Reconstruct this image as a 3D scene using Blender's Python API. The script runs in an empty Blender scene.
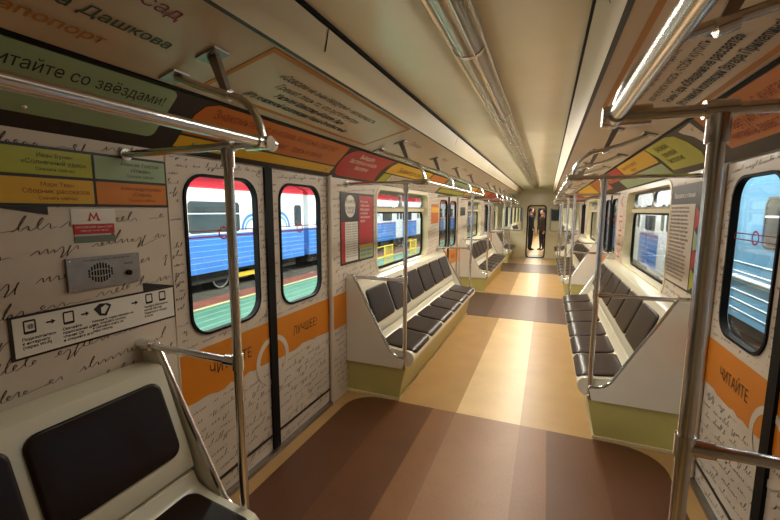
import bpy, bmesh, math, random
from mathutils import Vector, Matrix
R = math.radians
scene = bpy.context.scene
COL = scene.collection

# ------------------------------------------------------------------ camera
cam_d = bpy.data.cameras.new('camera')
cam_d.sensor_width = 36.0
cam_d.lens = 389.09 / 780 * 36.0
cam_d.clip_start = 0.02
cam_d.clip_end = 200
cam = bpy.data.objects.new('camera', cam_d)
COL.objects.link(cam)
yaw, pitch, roll = -0.382, -0.1265, 0.0033
fw = Vector((math.sin(yaw) * math.cos(pitch), math.cos(yaw) * math.cos(pitch), math.sin(pitch)))
rt = Vector((math.cos(yaw), -math.sin(yaw), 0))
up = rt.cross(fw)
rt, up = rt * math.cos(roll) + up * math.sin(roll), up * math.cos(roll) - rt * math.sin(roll)
M = Matrix((rt, up, -fw)).transposed().to_4x4()
M.translation = Vector((0.3674, 0, 1.6491))
cam.matrix_world = M
scene.camera = cam

# ------------------------------------------------------------------ light
scene.view_settings.view_transform = 'Standard'
scene.view_settings.look = 'None'
scene.view_settings.exposure = 0.08
scene.view_settings.gamma = 1.0
scene.view_settings.use_curve_mapping = False
world = bpy.data.worlds.new('world')
scene.world = world
world.use_nodes = True
bg = world.node_tree.nodes['Background']
bg.inputs[0].default_value = (0.92, 0.96, 1.0, 1)
bg.inputs[1].default_value = 1.0


def area(name, loc, target, sx, sy, power, color=(1, 1, 1)):
    l = bpy.data.lights.new(name, 'AREA')
    l.shape = 'RECTANGLE'
    l.size, l.size_y = sx, sy
    l.energy = power
    l.color = color
    o = bpy.data.objects.new(name, l)
    COL.objects.link(o)
    o.location = loc
    d = (Vector(target) - Vector(loc)).normalized()
    o.rotation_euler = d.to_track_quat('-Z', 'Y').to_euler()
    return o


# area lights in the depot hall: stand-ins for its lamps, and added fill
FILL_W = 20
def depot_area_light(name, x, y, z, tx, tz, power, ln=7.0, wd=0.6):
    l = bpy.data.lights.new(name, 'AREA')
    l.shape = 'RECTANGLE'
    l.size, l.size_y = wd, ln
    l.energy = power
    l.color = (1.0, 0.98, 0.95)
    o = bpy.data.objects.new(name, l)
    COL.objects.link(o)
    o.location = (x, y, z)
    o.rotation_euler = (0, -math.atan2(tx - x, z - tz), 0)
# hall lamps over the left walkway, turned to the parked train and the walkway
for y, pw in ((3.0, 520), (12.0, 850), (22.0, 950), (34.0, 1000), (50.0, 1000)):
    depot_area_light('hall_and_fill_light', -4.6, y, 5.0, -8.8, -0.6, pw, 8.0, 1.2)
for x, tx in ((-6.0, -1.4),):  # low fill light added outside to brighten the bench end panels
    depot_area_light('hall_and_fill_light', x, -0.6, 3.0, tx, 1.4, 230 if x < 0 else 110, 3.0, 0.6)
# area lights added between the two carriages, brightening the right hand train
for y, pw in ((5.5, 230), (14.0, 400), (23.0, 400)):
    depot_area_light('hall_and_fill_light', 2.2, y, 4.2, 3.9, 0.8, pw, 8.0, 0.6)
# fill lights added outside, shining in through the windows
for y, pw in ((2.5, 90), (9.0, 300), (16.0, 350)):
    depot_area_light('hall_and_fill_light', -5.2, y, 4.4, -1.4, 1.2, pw * 1.3, 6.0, 0.6)
    depot_area_light('hall_and_fill_light', 2.75, y, 4.2, 1.4, 1.2, pw * (0.3 if y < 5 else 0.6), 6.0, 0.5)
# fill lights added under the ceiling lamp strip, which is itself unlit
for k, y in enumerate((-0.2, 2.6, 5.4, 8.2, 11.0)):
    for tilt in (-52, 0, 52):
        l = bpy.data.lights.new('strip_fill_light', 'AREA')
        l.shape = 'RECTANGLE'
        l.size, l.size_y = 0.07, 2.7
        l.energy = FILL_W * (0.03, 0.62, 1.2, 1.25, 1.3)[k] * (1.2 if tilt == 0 else (0.12 if k < 2 else 0.34))
        l.color = (1.0, 0.93, 0.80)
        o = bpy.data.objects.new('strip_fill_light', l)
        COL.objects.link(o)
        o.location = (0.05 * ((tilt < 0) - (tilt > 0)), y, 2.30)
        o.rotation_euler = (0, R(tilt), 0)
# the next carriage's lamps
l = bpy.data.lights.new('next_lamp_light', 'AREA'); l.shape = 'RECTANGLE'; l.size = 0.15; l.size_y = 11
l.energy = 150; l.color = (1, 0.92, 0.8)
o = bpy.data.objects.new('next_lamp_light', l); COL.objects.link(o); o.location = (0, 22, 2.22)

# ------------------------------------------------------------------ materials
def srgb(r, g, b):
    f = lambda c: (c / 255 / 12.92) if c / 255 <= 0.04045 else ((c / 255 + 0.055) / 1.055) ** 2.4
    return (f(r), f(g), f(b), 1)


def mat(name, col, rough=0.5, metal=0.0, noise=0.0, scale=8.0, bump=0.0, coat=0.0, emit=0.0):
    m = bpy.data.materials.new(name)
    m.use_nodes = True
    nt = m.node_tree
    b = nt.nodes['Principled BSDF']
    b.inputs['Base Color'].default_value = col
    b.inputs['Roughness'].default_value = rough
    b.inputs['Metallic'].default_value = metal
    if coat:
        b.inputs['Coat Weight'].default_value = coat
        b.inputs['Coat Roughness'].default_value = 0.15
    if emit:
        b.inputs['Emission Color'].default_value = col
        b.inputs['Emission Strength'].default_value = emit
    if noise or bump:
        tc = nt.nodes.new('ShaderNodeTexCoord')
        n = nt.nodes.new('ShaderNodeTexNoise')
        n.inputs['Scale'].default_value = scale
        n.inputs['Detail'].default_value = 5
        nt.links.new(tc.outputs['Object'], n.inputs['Vector'])
        if noise:
            mr = nt.nodes.new('ShaderNodeMapRange')
            mr.inputs['From Min'].default_value = 0.3
            mr.inputs['From Max'].default_value = 0.7
            mr.inputs['To Min'].default_value = 1 - noise
            mr.inputs['To Max'].default_value = 1 + noise * 0.4
            mx = nt.nodes.new('ShaderNodeVectorMath')
            mx.operation = 'SCALE'
            mx.inputs[0].default_value = col[:3]
            nt.links.new(n.outputs['Fac'], mr.inputs['Value'])
            nt.links.new(mr.outputs['Result'], mx.inputs['Scale'])
            nt.links.new(mx.outputs['Vector'], b.inputs['Base Color'])
        if bump:
            bp = nt.nodes.new('ShaderNodeBump')
            bp.inputs['Strength'].default_value = bump
            bp.inputs['Distance'].default_value = 0.01
            nt.links.new(n.outputs['Fac'], bp.inputs['Height'])
            nt.links.new(bp.outputs['Normal'], b.inputs['Normal'])
    return m


def floor_mat(name, bands, rough):
    """vinyl floor with lengthwise inlaid bands: bands = [(half width, colour)...] widest first"""
    m = mat(name, (0.5, 0.5, 0.5, 1), rough)
    nt = m.node_tree
    b = nt.nodes['Principled BSDF']
    tc = nt.nodes.new('ShaderNodeTexCoord')
    sp = nt.nodes.new('ShaderNodeSeparateXYZ')
    nt.links.new(tc.outputs['Object'], sp.inputs[0])
    ab = nt.nodes.new('ShaderNodeMath'); ab.operation = 'ABSOLUTE'
    nt.links.new(sp.outputs['X'], ab.inputs[0])
    prev = None
    for hw, c in bands:
        if prev is None:
            rgb = nt.nodes.new('ShaderNodeRGB'); rgb.outputs[0].default_value = c
            prev = rgb.outputs[0]
            continue
        lt = nt.nodes.new('ShaderNodeMath'); lt.operation = 'LESS_THAN'
        lt.inputs[1].default_value = hw
        nt.links.new(ab.outputs[0], lt.inputs[0])
        mx = nt.nodes.new('ShaderNodeMix'); mx.data_type = 'RGBA'
        nt.links.new(lt.outputs[0], mx.inputs[0])
        nt.links.new(prev, mx.inputs[6])
        mx.inputs[7].default_value = c
        prev = mx.outputs[2]
    n = nt.nodes.new('ShaderNodeTexNoise'); n.inputs['Scale'].default_value = 90; n.inputs['Detail'].default_value = 4
    n2 = nt.nodes.new('ShaderNodeTexNoise'); n2.inputs['Scale'].default_value = 3; n2.inputs['Detail'].default_value = 5
    nt.links.new(tc.outputs['Object'], n.inputs['Vector']); nt.links.new(tc.outputs['Object'], n2.inputs['Vector'])
    ad = nt.nodes.new('ShaderNodeMath'); ad.operation = 'ADD'
    nt.links.new(n.outputs['Fac'], ad.inputs[0]); nt.links.new(n2.outputs['Fac'], ad.inputs[1])
    mr = nt.nodes.new('ShaderNodeMapRange')
    mr.inputs['From Min'].default_value = 0.7; mr.inputs['From Max'].default_value = 1.3
    mr.inputs['To Min'].default_value = 0.88; mr.inputs['To Max'].default_value = 1.1
    nt.links.new(ad.outputs[0], mr.inputs['Value'])
    sc = nt.nodes.new('ShaderNodeVectorMath'); sc.operation = 'SCALE'
    nt.links.new(prev, sc.inputs[0]); nt.links.new(mr.outputs['Result'], sc.inputs['Scale'])
    nt.links.new(sc.outputs['Vector'], b.inputs['Base Color'])
    return m


def glass_mat(name, tint=(0.93, 0.97, 0.96, 1), refl=1.45):
    m = bpy.data.materials.new(name)
    m.use_nodes = True
    nt = m.node_tree
    nt.nodes.clear()
    out = nt.nodes.new('ShaderNodeOutputMaterial')
    tr = nt.nodes.new('ShaderNodeBsdfTransparent'); tr.inputs[0].default_value = tint
    gl = nt.nodes.new('ShaderNodeBsdfGlossy'); gl.inputs['Roughness'].default_value = 0.02
    lw = nt.nodes.new('ShaderNodeLayerWeight'); lw.inputs[0].default_value = 0.5
    pw = nt.nodes.new('ShaderNodeMath'); pw.operation = 'POWER'; pw.inputs[1].default_value = 5
    nt.links.new(lw.outputs['Facing'], pw.inputs[0])
    fr = nt.nodes.new('ShaderNodeMath'); fr.operation = 'MULTIPLY_ADD'; fr.inputs[1].default_value = 0.8; fr.inputs[2].default_value = 0.025
    nt.links.new(pw.outputs[0], fr.inputs[0])
    mx = nt.nodes.new('ShaderNodeMixShader')
    nt.links.new(fr.outputs[0], mx.inputs[0]); nt.links.new(tr.outputs[0], mx.inputs[1]); nt.links.new(gl.outputs[0], mx.inputs[2])
    nt.links.new(mx.outputs[0], out.inputs[0])
    return m


PAPER = mat('manuscript_paper', srgb(208, 194, 176), 0.45, noise=0.10, scale=3, coat=0.15)
INK = mat('brown_ink', srgb(76, 55, 43), 0.6)
CREAM = mat('cream_enamel', srgb(214, 200, 160), 0.3, noise=0.05, scale=2, coat=0.3)
CEIL = mat('cream_ceiling_laminate', srgb(240, 231, 202), 0.25, noise=0.06, scale=2.5, coat=0.3)
STRIP = mat('cream_strip_enamel', srgb(196, 180, 142), 0.4, noise=0.05, scale=2)
COVE = mat('cove_laminate', srgb(216, 190, 162), 0.35, noise=0.06, scale=3)
SHELL = mat('bench_shell_plastic', srgb(230, 223, 198), 0.28, noise=0.05, scale=3, coat=0.4)
PANEL = mat('bench_panel_paint', srgb(234, 228, 212), 0.4, noise=0.04, scale=3)
OLIVE = mat('olive_base_paint', srgb(200, 190, 116), 0.45, noise=0.08, scale=4)
LIPC = mat('pale_strip', srgb(220, 205, 165), 0.4)
VINYL = mat('brown_vinyl', srgb(38, 24, 19), 0.3, noise=0.1, scale=10, bump=0.08)
VINYL.node_tree.nodes['Principled BSDF'].inputs['Specular IOR Level'].default_value = 0.25
CHROME = mat('polished_steel_tube', (0.74, 0.73, 0.72, 1), 0.22, 1.0)
STEEL = mat('brushed_steel', (0.34, 0.32, 0.30, 1), 0.4, 1.0, noise=0.15, scale=30)
BLACK = mat('black_rubber', srgb(10, 9, 9), 0.6)
BLACK.node_tree.nodes['Principled BSDF'].inputs['Specular IOR Level'].default_value = 0.2
DARK = mat('dark_brown_print', srgb(38, 30, 26), 0.45)
ORANGE = mat('orange_print', srgb(206, 120, 14), 0.4, noise=0.05, scale=4)
ORANGE2 = mat('deep_orange_print', srgb(190, 98, 4), 0.4, noise=0.05, scale=4)
GOLD = mat('gold_print', srgb(218, 168, 28), 0.4, noise=0.05, scale=4)
REDP = mat('red_print', srgb(180, 20, 20), 0.4, noise=0.05, scale=4)
SAGE = mat('sage_green_print', srgb(150, 170, 130), 0.4, noise=0.05, scale=4)
LIME = mat('olive_lime_print', srgb(176, 176, 36), 0.4, noise=0.05, scale=4)
WHITEP = mat('white_print', srgb(226, 220, 208), 0.45)
TXT = mat('black_lettering', srgb(22, 20, 20), 0.5)
TXTW = mat('white_lettering', srgb(235, 225, 210), 0.5)
TXTR = mat('crimson_lettering', srgb(150, 24, 60), 0.5)
TXTG = mat('green_lettering', srgb(60, 78, 58), 0.5)
TXTO = mat('amber_lettering', srgb(200, 130, 50), 0.5)
TXTD = mat('dark_red_lettering', srgb(130, 36, 16), 0.5)
GREY = mat('grey_print', srgb(98, 108, 98), 0.5)
GLASS = glass_mat('window_glass')
LAMPG = mat('ribbed_lamp_plastic', srgb(176, 168, 154), 0.16, 0.25, noise=0.12, scale=9, coat=0.6)
TAN = floor_mat('tan_vinyl_floor', [(9, srgb(180, 142, 90)), (0.25, srgb(224, 192, 140))], 0.34)
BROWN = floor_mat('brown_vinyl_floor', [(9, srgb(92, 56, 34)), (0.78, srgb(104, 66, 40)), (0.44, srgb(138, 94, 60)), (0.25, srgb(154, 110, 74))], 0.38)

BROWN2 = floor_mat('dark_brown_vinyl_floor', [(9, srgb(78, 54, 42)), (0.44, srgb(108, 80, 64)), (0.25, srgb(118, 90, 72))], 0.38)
# ------------------------------------------------------------------ builders
WORLD = {}


def mat_of(o):
    return WORLD.get(o.name, Matrix.Identity(4))


def link(name, mesh, mats, parent=None, Mx=None):
    for m in (mats if isinstance(mats, (list, tuple)) else [mats]):
        mesh.materials.append(m)
    o = bpy.data.objects.new(name, mesh)
    COL.objects.link(o)
    Mx = Mx or Matrix.Identity(4)
    WORLD[o.name] = Mx
    if parent:
        o.parent = parent
        o.matrix_basis = mat_of(parent).inverted() @ Mx
    else:
        o.matrix_basis = Mx
    return o


def tag(o, label, cat, group=None, kind=None):
    if label: o['label'] = label
    if cat: o['category'] = cat
    if group: o['group'] = group
    if kind: o['kind'] = kind
    return o


def thing(name, label, cat, loc=(0, 0, 0), rz=0, group=None, kind=None):
    o = bpy.data.objects.new(name, None)
    o.empty_display_size = 0.1
    COL.objects.link(o)
    Mx = Matrix.Translation(loc) @ Matrix.Rotation(rz, 4, 'Z')
    o.matrix_basis = Mx
    WORLD[o.name] = Mx
    return tag(o, label, cat, group, kind)


def copy_tree(o, Mx, label, parent=None):
    c = o.copy()
    COL.objects.link(c)
    if parent is None:
        c.matrix_basis = Mx
        c['label'] = label
        WORLD[c.name] = Mx
    else:
        c.parent = parent
        WORLD[c.name] = mat_of(parent) @ c.matrix_basis
    for ch in list(o.children):
        copy_tree(ch, None, None, c)
    return c


class MB:
    def __init__(s):
        s.v, s.f, s.mi, s.sm = [], [], [], []

    def add(s, vs, fs, mi=0, smooth=False):
        b = len(s.v)
        s.v += [tuple(v) for v in vs]
        for f in fs:
            s.f.append(tuple(b + i for i in f)); s.mi.append(mi); s.sm.append(smooth)

    def box(s, x0, y0, z0, x1, y1, z1, mi=0):
        vs = [(x0, y0, z0), (x1, y0, z0), (x1, y1, z0), (x0, y1, z0), (x0, y0, z1), (x1, y0, z1), (x1, y1, z1), (x0, y1, z1)]
        s.add(vs, [(0, 3, 2, 1), (4, 5, 6, 7), (0, 1, 5, 4), (1, 2, 6, 5), (2, 3, 7, 6), (3, 0, 4, 7)], mi)

    def tube(s, pts, r, n=12, mi=0, cap=True):
        pts = [Vector(p) for p in pts]
        rr = r if isinstance(r, (list, tuple)) else [r] * len(pts)
        t0 = (pts[1] - pts[0]).normalized()
        a = t0.orthogonal().normalized()
        vs, fs = [], []
        for i, p in enumerate(pts):
            t = ((pts[min(i + 1, len(pts) - 1)] - p).normalized() + (p - pts[max(i - 1, 0)]).normalized())
            if t.length < 1e-6: t = t0
            t.normalize()
            a = (a - t * a.dot(t)).normalized()
            bb = t.cross(a)
            for k in range(n):
                an = 2 * math.pi * k / n
                vs.append(p + (a * math.cos(an) + bb * math.sin(an)) * rr[i])
        for i in range(len(pts) - 1):
            for k in range(n):
                fs.append((i * n + k, i * n + (k + 1) % n, (i + 1) * n + (k + 1) % n, (i + 1) * n + k))
        s.add(vs, fs, mi, True)
        if cap:
            m = len(pts) - 1
            s.add([vs[k] for k in range(n)], [tuple(range(n - 1, -1, -1))], mi)
            s.add([vs[m * n + k] for k in range(n)], [tuple(range(n))], mi)

    def prism(s, prof, y0, y1, mi=0, smooth=False, f=None):
        """closed profile [(x,z)] extruded along Y"""
        n = len(prof)
        a = [(x, y0, z) for x, z in prof]; b = [(x, y1, z) for x, z in prof]
        s.add(a + b, [(i, (i + 1) % n, n + (i + 1) % n, n + i) for i in range(n)], mi, smooth)
        s.add(a, [tuple(range(n - 1, -1, -1))], mi)
        s.add(b, [tuple(range(n))], mi)

    def ellipsoid(s, c, r, mi=0, n=16, m=10):
        vs, fs = [], []
        for i in range(m + 1):
            th = math.pi * i / m
            for k in range(n):
                ph = 2 * math.pi * k / n
                vs.append((c[0] + r[0] * math.sin(th) * math.cos(ph), c[1] + r[1] * math.sin(th) * math.sin(ph), c[2] + r[2] * math.cos(th)))
        for i in range(m):
            for k in range(n):
                fs.append((i * n + k, i * n + (k + 1) % n, (i + 1) * n + (k + 1) % n, (i + 1) * n + k))
        s.add(vs, fs, mi, True)

    def mesh(s, name, fix=True):
        me = bpy.data.meshes.new(name)
        me.from_pydata(s.v, [], s.f)
        me.polygons.foreach_set('material_index', s.mi)
        me.polygons.foreach_set('use_smooth', s.sm)
        if fix:
            bm = bmesh.new(); bm.from_mesh(me)
            bmesh.ops.remove_doubles(bm, verts=bm.verts, dist=1e-5)
            bmesh.ops.recalc_face_normals(bm, faces=bm.faces)
            bm.to_mesh(me); bm.free()
        me.update()
        return me

    def build(s, name, mats, parent=None, Mx=None, fix=True, auto=True):
        me = s.mesh(name, fix)
        if auto and any(s.sm):
            try:
                me.set_sharp_from_angle(angle=R(38))
            except Exception:
                pass
        return link(name, me, mats, parent, Mx)


def rrect(x0, y0, x1, y1, r, n=6):
    out = []
    for cx, cy, a0 in ((x1 - r, y0 + r, -90), (x1 - r, y1 - r, 0), (x0 + r, y1 - r, 90), (x0 + r, y0 + r, 180)):
        for k in range(n + 1):
            a = R(a0 + 90 * k / n)
            out.append((cx + r * math.cos(a), cy + r * math.sin(a)))
    return out


def circle(cx, cy, r, n=32, a0=0, a1=360):
    full = (a1 - a0) % 360 == 0
    return [(cx + r * math.cos(R(a0 + (a1 - a0) * k / (n if full else n - 1))), cy + r * math.sin(R(a0 + (a1 - a0) * k / (n if full else n - 1)))) for k in range(n)]


def curve_mesh(cu, name):
    o = bpy.data.objects.new('tmp', cu)
    COL.objects.link(o)
    bpy.context.view_layer.update()
    dg = bpy.context.evaluated_depsgraph_get()
    me = bpy.data.meshes.new_from_object(o.evaluated_get(dg))
    me.name = name
    me.materials.clear()
    bpy.data.objects.remove(o)
    bpy.data.curves.remove(cu)
    return me


def plate_mesh(name, loops, n0, n1):
    """flat plate in the local XY plane from depth n0 to n1; inner loops are holes"""
    cu = bpy.data.curves.new(name, 'CURVE')
    cu.dimensions = '2D'
    cu.fill_mode = 'BOTH'
    cu.extrude = abs(n1 - n0) / 2
    for lp in loops:
        sp = cu.splines.new('POLY')
        sp.points.add(len(lp) - 1)
        for i, (x, y) in enumerate(lp):
            sp.points[i].co = (x, y, 0, 1)
        sp.use_cyclic_u = True
    me = curve_mesh(cu, name)
    me.transform(Matrix.Translation((0, 0, (n0 + n1) / 2)))
    return me


def plate(name, loops, n0, n1, m, parent=None, Mx=None):
    return link(name, plate_mesh(name, loops, n0, n1), m, parent, Mx)


def text_mesh(s, size, x, y, n, ang=0, align='LEFT', shear=0.0, bold=0.0, sx=1.0):
    cu = bpy.data.curves.new('text', 'FONT')
    cu.body = s.replace('н', 'h')
    cu.small_caps_scale = 0.75
    for i_, ch in enumerate(s):
        if ch == 'н': cu.body_format[i_].use_small_caps = True
    cu.size = size
    cu.align_x = align
    cu.shear = shear
    cu.offset = bold
    cu.resolution_u = 2
    me = curve_mesh(cu, 'lettering')
    me.transform(Matrix.Translation((x, y, n)) @ Matrix.Rotation(ang, 4, 'Z') @ Matrix.Diagonal((sx, 1, 1, 1)))
    return me


def join_meshes(name, mes):
    bm = bmesh.new()
    for me in mes:
        bm.from_mesh(me)
    out = bpy.data.meshes.new(name)
    bm.to_mesh(out); bm.free()
    for me in mes: bpy.data.meshes.remove(me)
    return out


def lettering(lines, m, parent, Mx, name='lettering', **kw):
    """lines = [(text, size, x, y)]"""
    n = kw.pop('n', 0.004)
    return link(name, join_meshes(name, [text_mesh(t, s, x, y, n, **kw) for t, s, x, y in lines]), m, parent, Mx)


def frame(u, v, origin):
    u = Vector(u).normalized(); v = Vector(v).normalized(); n = u.cross(v)
    Mx = Matrix((u, v, n)).transposed().to_4x4()
    Mx.translation = Vector(origin)
    return Mx


W = 1.265
CV = (0.235, 0.215)      # cornice slope vector
PV = (0.478, 0.119)      # cove panel slope vector
FL = {-1: frame((0, 1, 0), (0, 0, 1), (-W, 0, 0)), 1: frame((0, -1, 0), (0, 0, 1), (W, 0, 0))}
FC = {-1: frame((0, 1, 0), (CV[0], 0, CV[1]), (-W, 0, 1.915)), 1: frame((0, -1, 0), (-CV[0], 0, CV[1]), (W, 0, 1.915))}
FP = {-1: frame((0, 1, 0), (PV[0], 0, PV[1]), (-1.03, 0, 2.13)), 1: frame((0, -1, 0), (-PV[0], 0, PV[1]), (1.03, 0, 2.13))}
CL, PL = 0.3185, 0.4926
SIDE = {-1: 'left', 1: 'right'}


def U(side, y):          # local u of a world Y
    return -side * y


def box_uv(side, y0, y1, v0, v1):
    a, b = sorted((U(side, y0), U(side, y1)))
    return a, v0, b, v1


def rect(a, b, c, d):
    return [(a, b), (c, b), (c, d), (a, d)]


# handwriting ------------------------------------------------------
def handwriting(name, u0, u1, v0, v1, row, size, wd, holes, parent, Mx, n, seed, slope=0.05, mm=None, ns=6):
    rnd = random.Random(seed)
    mb = MB()

    def inside(x, y):
        if not (u0 < x < u1 and v0 < y < v1): return False
        for a, b, c, d in holes:
            if a < x < c and b < y < d: return False
        return True
    v = v0 - slope * (u1 - u0)
    while v < v1:
        x = u0 + rnd.uniform(0, 0.1)
        base = v + rnd.uniform(-0.1, 0.1) * row
        while x < u1:
            pts = []
            cx = x
            for k in range(rnd.randint(2, 9)):
                kind = rnd.random()
                st = size * rnd.uniform(0.5, 0.95)
                h = size * rnd.uniform(0.35, 0.6)
                lo, lp = 0.0, 0.0
                if kind < 0.30: lp = 0.42                     # e-like loop
                elif kind < 0.45: h = size * rnd.uniform(1.1, 1.6); lp = 0.35   # tall loop
                elif kind < 0.53: lo = -size * rnd.uniform(0.6, 1.0); lp = 0.2    # tail below the line
                elif kind < 0.60: h *= 0.25; st *= 1.4
                b0 = base + slope * (cx - u0) + rnd.uniform(-0.05, 0.05) * size
                for j in range(ns):
                    t = j / ns
                    yy = lo + (h - lo) * 0.5 * (1 - math.cos(2 * math.pi * t))
                    pts.append((cx + st * t + st * lp * math.sin(2 * math.pi * t) + yy * 0.6, b0 + yy))
                cx += st
            if rnd.random() < 0.25:                            # long finishing flourish
                pts.append((cx + size * rnd.uniform(1, 2.5), base + slope * (cx - u0) + size * rnd.uniform(-0.1, 0.5)))
            for (ax, ay), (bx, by) in zip(pts, pts[1:]):
                if inside(ax, ay) and inside(bx, by):
                    w = wd * (1.0 if by < ay else 0.5)
                    ox, oy = w * 0.5, -w * 0.35
                    mb.add([(ax - ox, ay - oy, n), (ax + ox, ay + oy, n), (bx + ox, by + oy, n), (bx - ox, by - oy, n)], [(0, 1, 2, 3)])
            x = cx + size * rnd.uniform(0.7, 2.0)
        v += row
    if not mb.f: return None
    return mb.build(name, mm or INK, parent, Mx, fix=False)


# ------------------------------------------------------------------ structure of the carriage
Y0, Y1 = -2.1, 14.6
P = 4.9
DOORS = [(1.305, 2.755), (6.205, 7.655), (11.105, 12.555)]
SECT = [(-2.1, 1.305, None), (2.755, 6.205, (3.675, 5.56)), (7.655, 11.105, (8.575, 10.46)), (12.555, 14.6, (13.05, 14.15))]
HZ0, HZ1 = 0.985, 1.885

fl = MB(); fl.box(-1.33, Y0, -0.06, 1.33, Y1 + 0.1, 0.0)
tag(fl.build('floor', TAN), 'tan vinyl carriage floor with a pale centre stripe', 'floor', kind='structure')
k = 0
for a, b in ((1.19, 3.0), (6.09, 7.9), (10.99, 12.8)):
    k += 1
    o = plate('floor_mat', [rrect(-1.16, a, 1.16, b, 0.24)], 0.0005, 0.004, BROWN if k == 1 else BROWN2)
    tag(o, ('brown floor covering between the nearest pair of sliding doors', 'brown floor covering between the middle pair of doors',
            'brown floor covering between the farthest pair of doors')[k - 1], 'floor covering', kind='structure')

# ceiling with its raised centre and cream side strips
cb = MB()
cb.box(-0.5, Y0, 2.395, 0.5, Y1, 2.43)
ceiling = tag(cb.build('ceiling', CEIL), 'cream laminate carriage ceiling', 'ceiling', kind='structure')
for sd in (-1, 1):
    s = MB()
    for y in (2.45, 5.0, 7.5, 10.0, 12.5):
        s.box(sd * 0.485 - 0.006, y, 2.24, sd * 0.485 + 0.006, y + 0.004, 2.394)
    prof = [(sd * 0.487, 2.372), (sd * 0.545, 2.236), (sd * 0.56, 2.245), (sd * 0.575, 2.38), (sd * 0.5, 2.385)]
    m = MB(); m.prism(prof, Y0, Y1)
    t = tag(m.build('trim_' + ('1' if sd < 0 else '2'), STRIP), 'cream strip along the %s edge of the raised ceiling' % SIDE[sd], 'trim', kind='structure')
    g = MB()
    for y in (0.2, 1.45, 3.9, 6.3, 8.8, 11.2):
        def P2(a, off):
            return (sd * (0.487 + (0.545 - 0.487) * a - off), 2.372 + (2.236 - 2.372) * a - off * 0.4)
        for yy in (y,):
            p0, p1 = P2(0.0, 0.002), P2(0.55, 0.002)
            g.add([(p0[0], yy, p0[1]), (p0[0], yy + 0.006, p0[1]), (p1[0], yy + 0.03, p1[1]), (p1[0], yy + 0.02, p1[1])], [(0, 1, 2, 3)])
    g.build('joint_gap', BLACK, t)
    # dark bars in place of the shaded gaps at both sides of the strip
    r_ = MB(); r_.box(min(sd * 0.478, sd * 0.492), Y0, 2.378, max(sd * 0.478, sd * 0.492), Y1, 2.3945)
    r_.build('upper_gap_shade', BLACK, t)
    r_ = MB(); r_.box(min(sd * 0.546, sd * 0.566), Y0, 2.236, max(sd * 0.546, sd * 0.566), Y1, 2.246)
    r_.build('lower_gap_shade', DARK, t)
    # cove panels and cornice
    c0 = MB(); c0.add([(min(U(sd, Y0), U(sd, Y1)), 0, -0.02), (max(U(sd, Y0), U(sd, Y1)), 0, -0.02), (max(U(sd, Y0), U(sd, Y1)), PL, -0.02), (min(U(sd, Y0), U(sd, Y1)), PL, -0.02),
                       (min(U(sd, Y0), U(sd, Y1)), 0, 0), (max(U(sd, Y0), U(sd, Y1)), 0, 0), (max(U(sd, Y0), U(sd, Y1)), PL, 0), (min(U(sd, Y0), U(sd, Y1)), PL, 0)],
                      [(0, 3, 2, 1), (4, 5, 6, 7), (0, 1, 5, 4), (1, 2, 6, 5), (2, 3, 7, 6), (3, 0, 4, 7)])
    cv = tag(c0.build('trim_' + ('3' if sd < 0 else '4'), COVE, None, FP[sd]), 'long cream cove panel above the %s side' % SIDE[sd], 'cove panel', kind='structure')
    ll = MB(); a, b = sorted((U(sd, Y0), U(sd, Y1)))
    ll.box(a, -0.006, -0.002, b, 0.012, 0.006)
    ll.build('black_bead', BLACK, cv, FP[sd])
    c1 = MB(); c1.box(a, 0.0, -0.02, b, CL, 0.0)
    tag(c1.build('trim_' + ('5' if sd < 0 else '6'), DARK, None, FC[sd]), 'dark sloping cornice board above the %s windows' % SIDE[sd], 'cornice', kind='structure')

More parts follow.
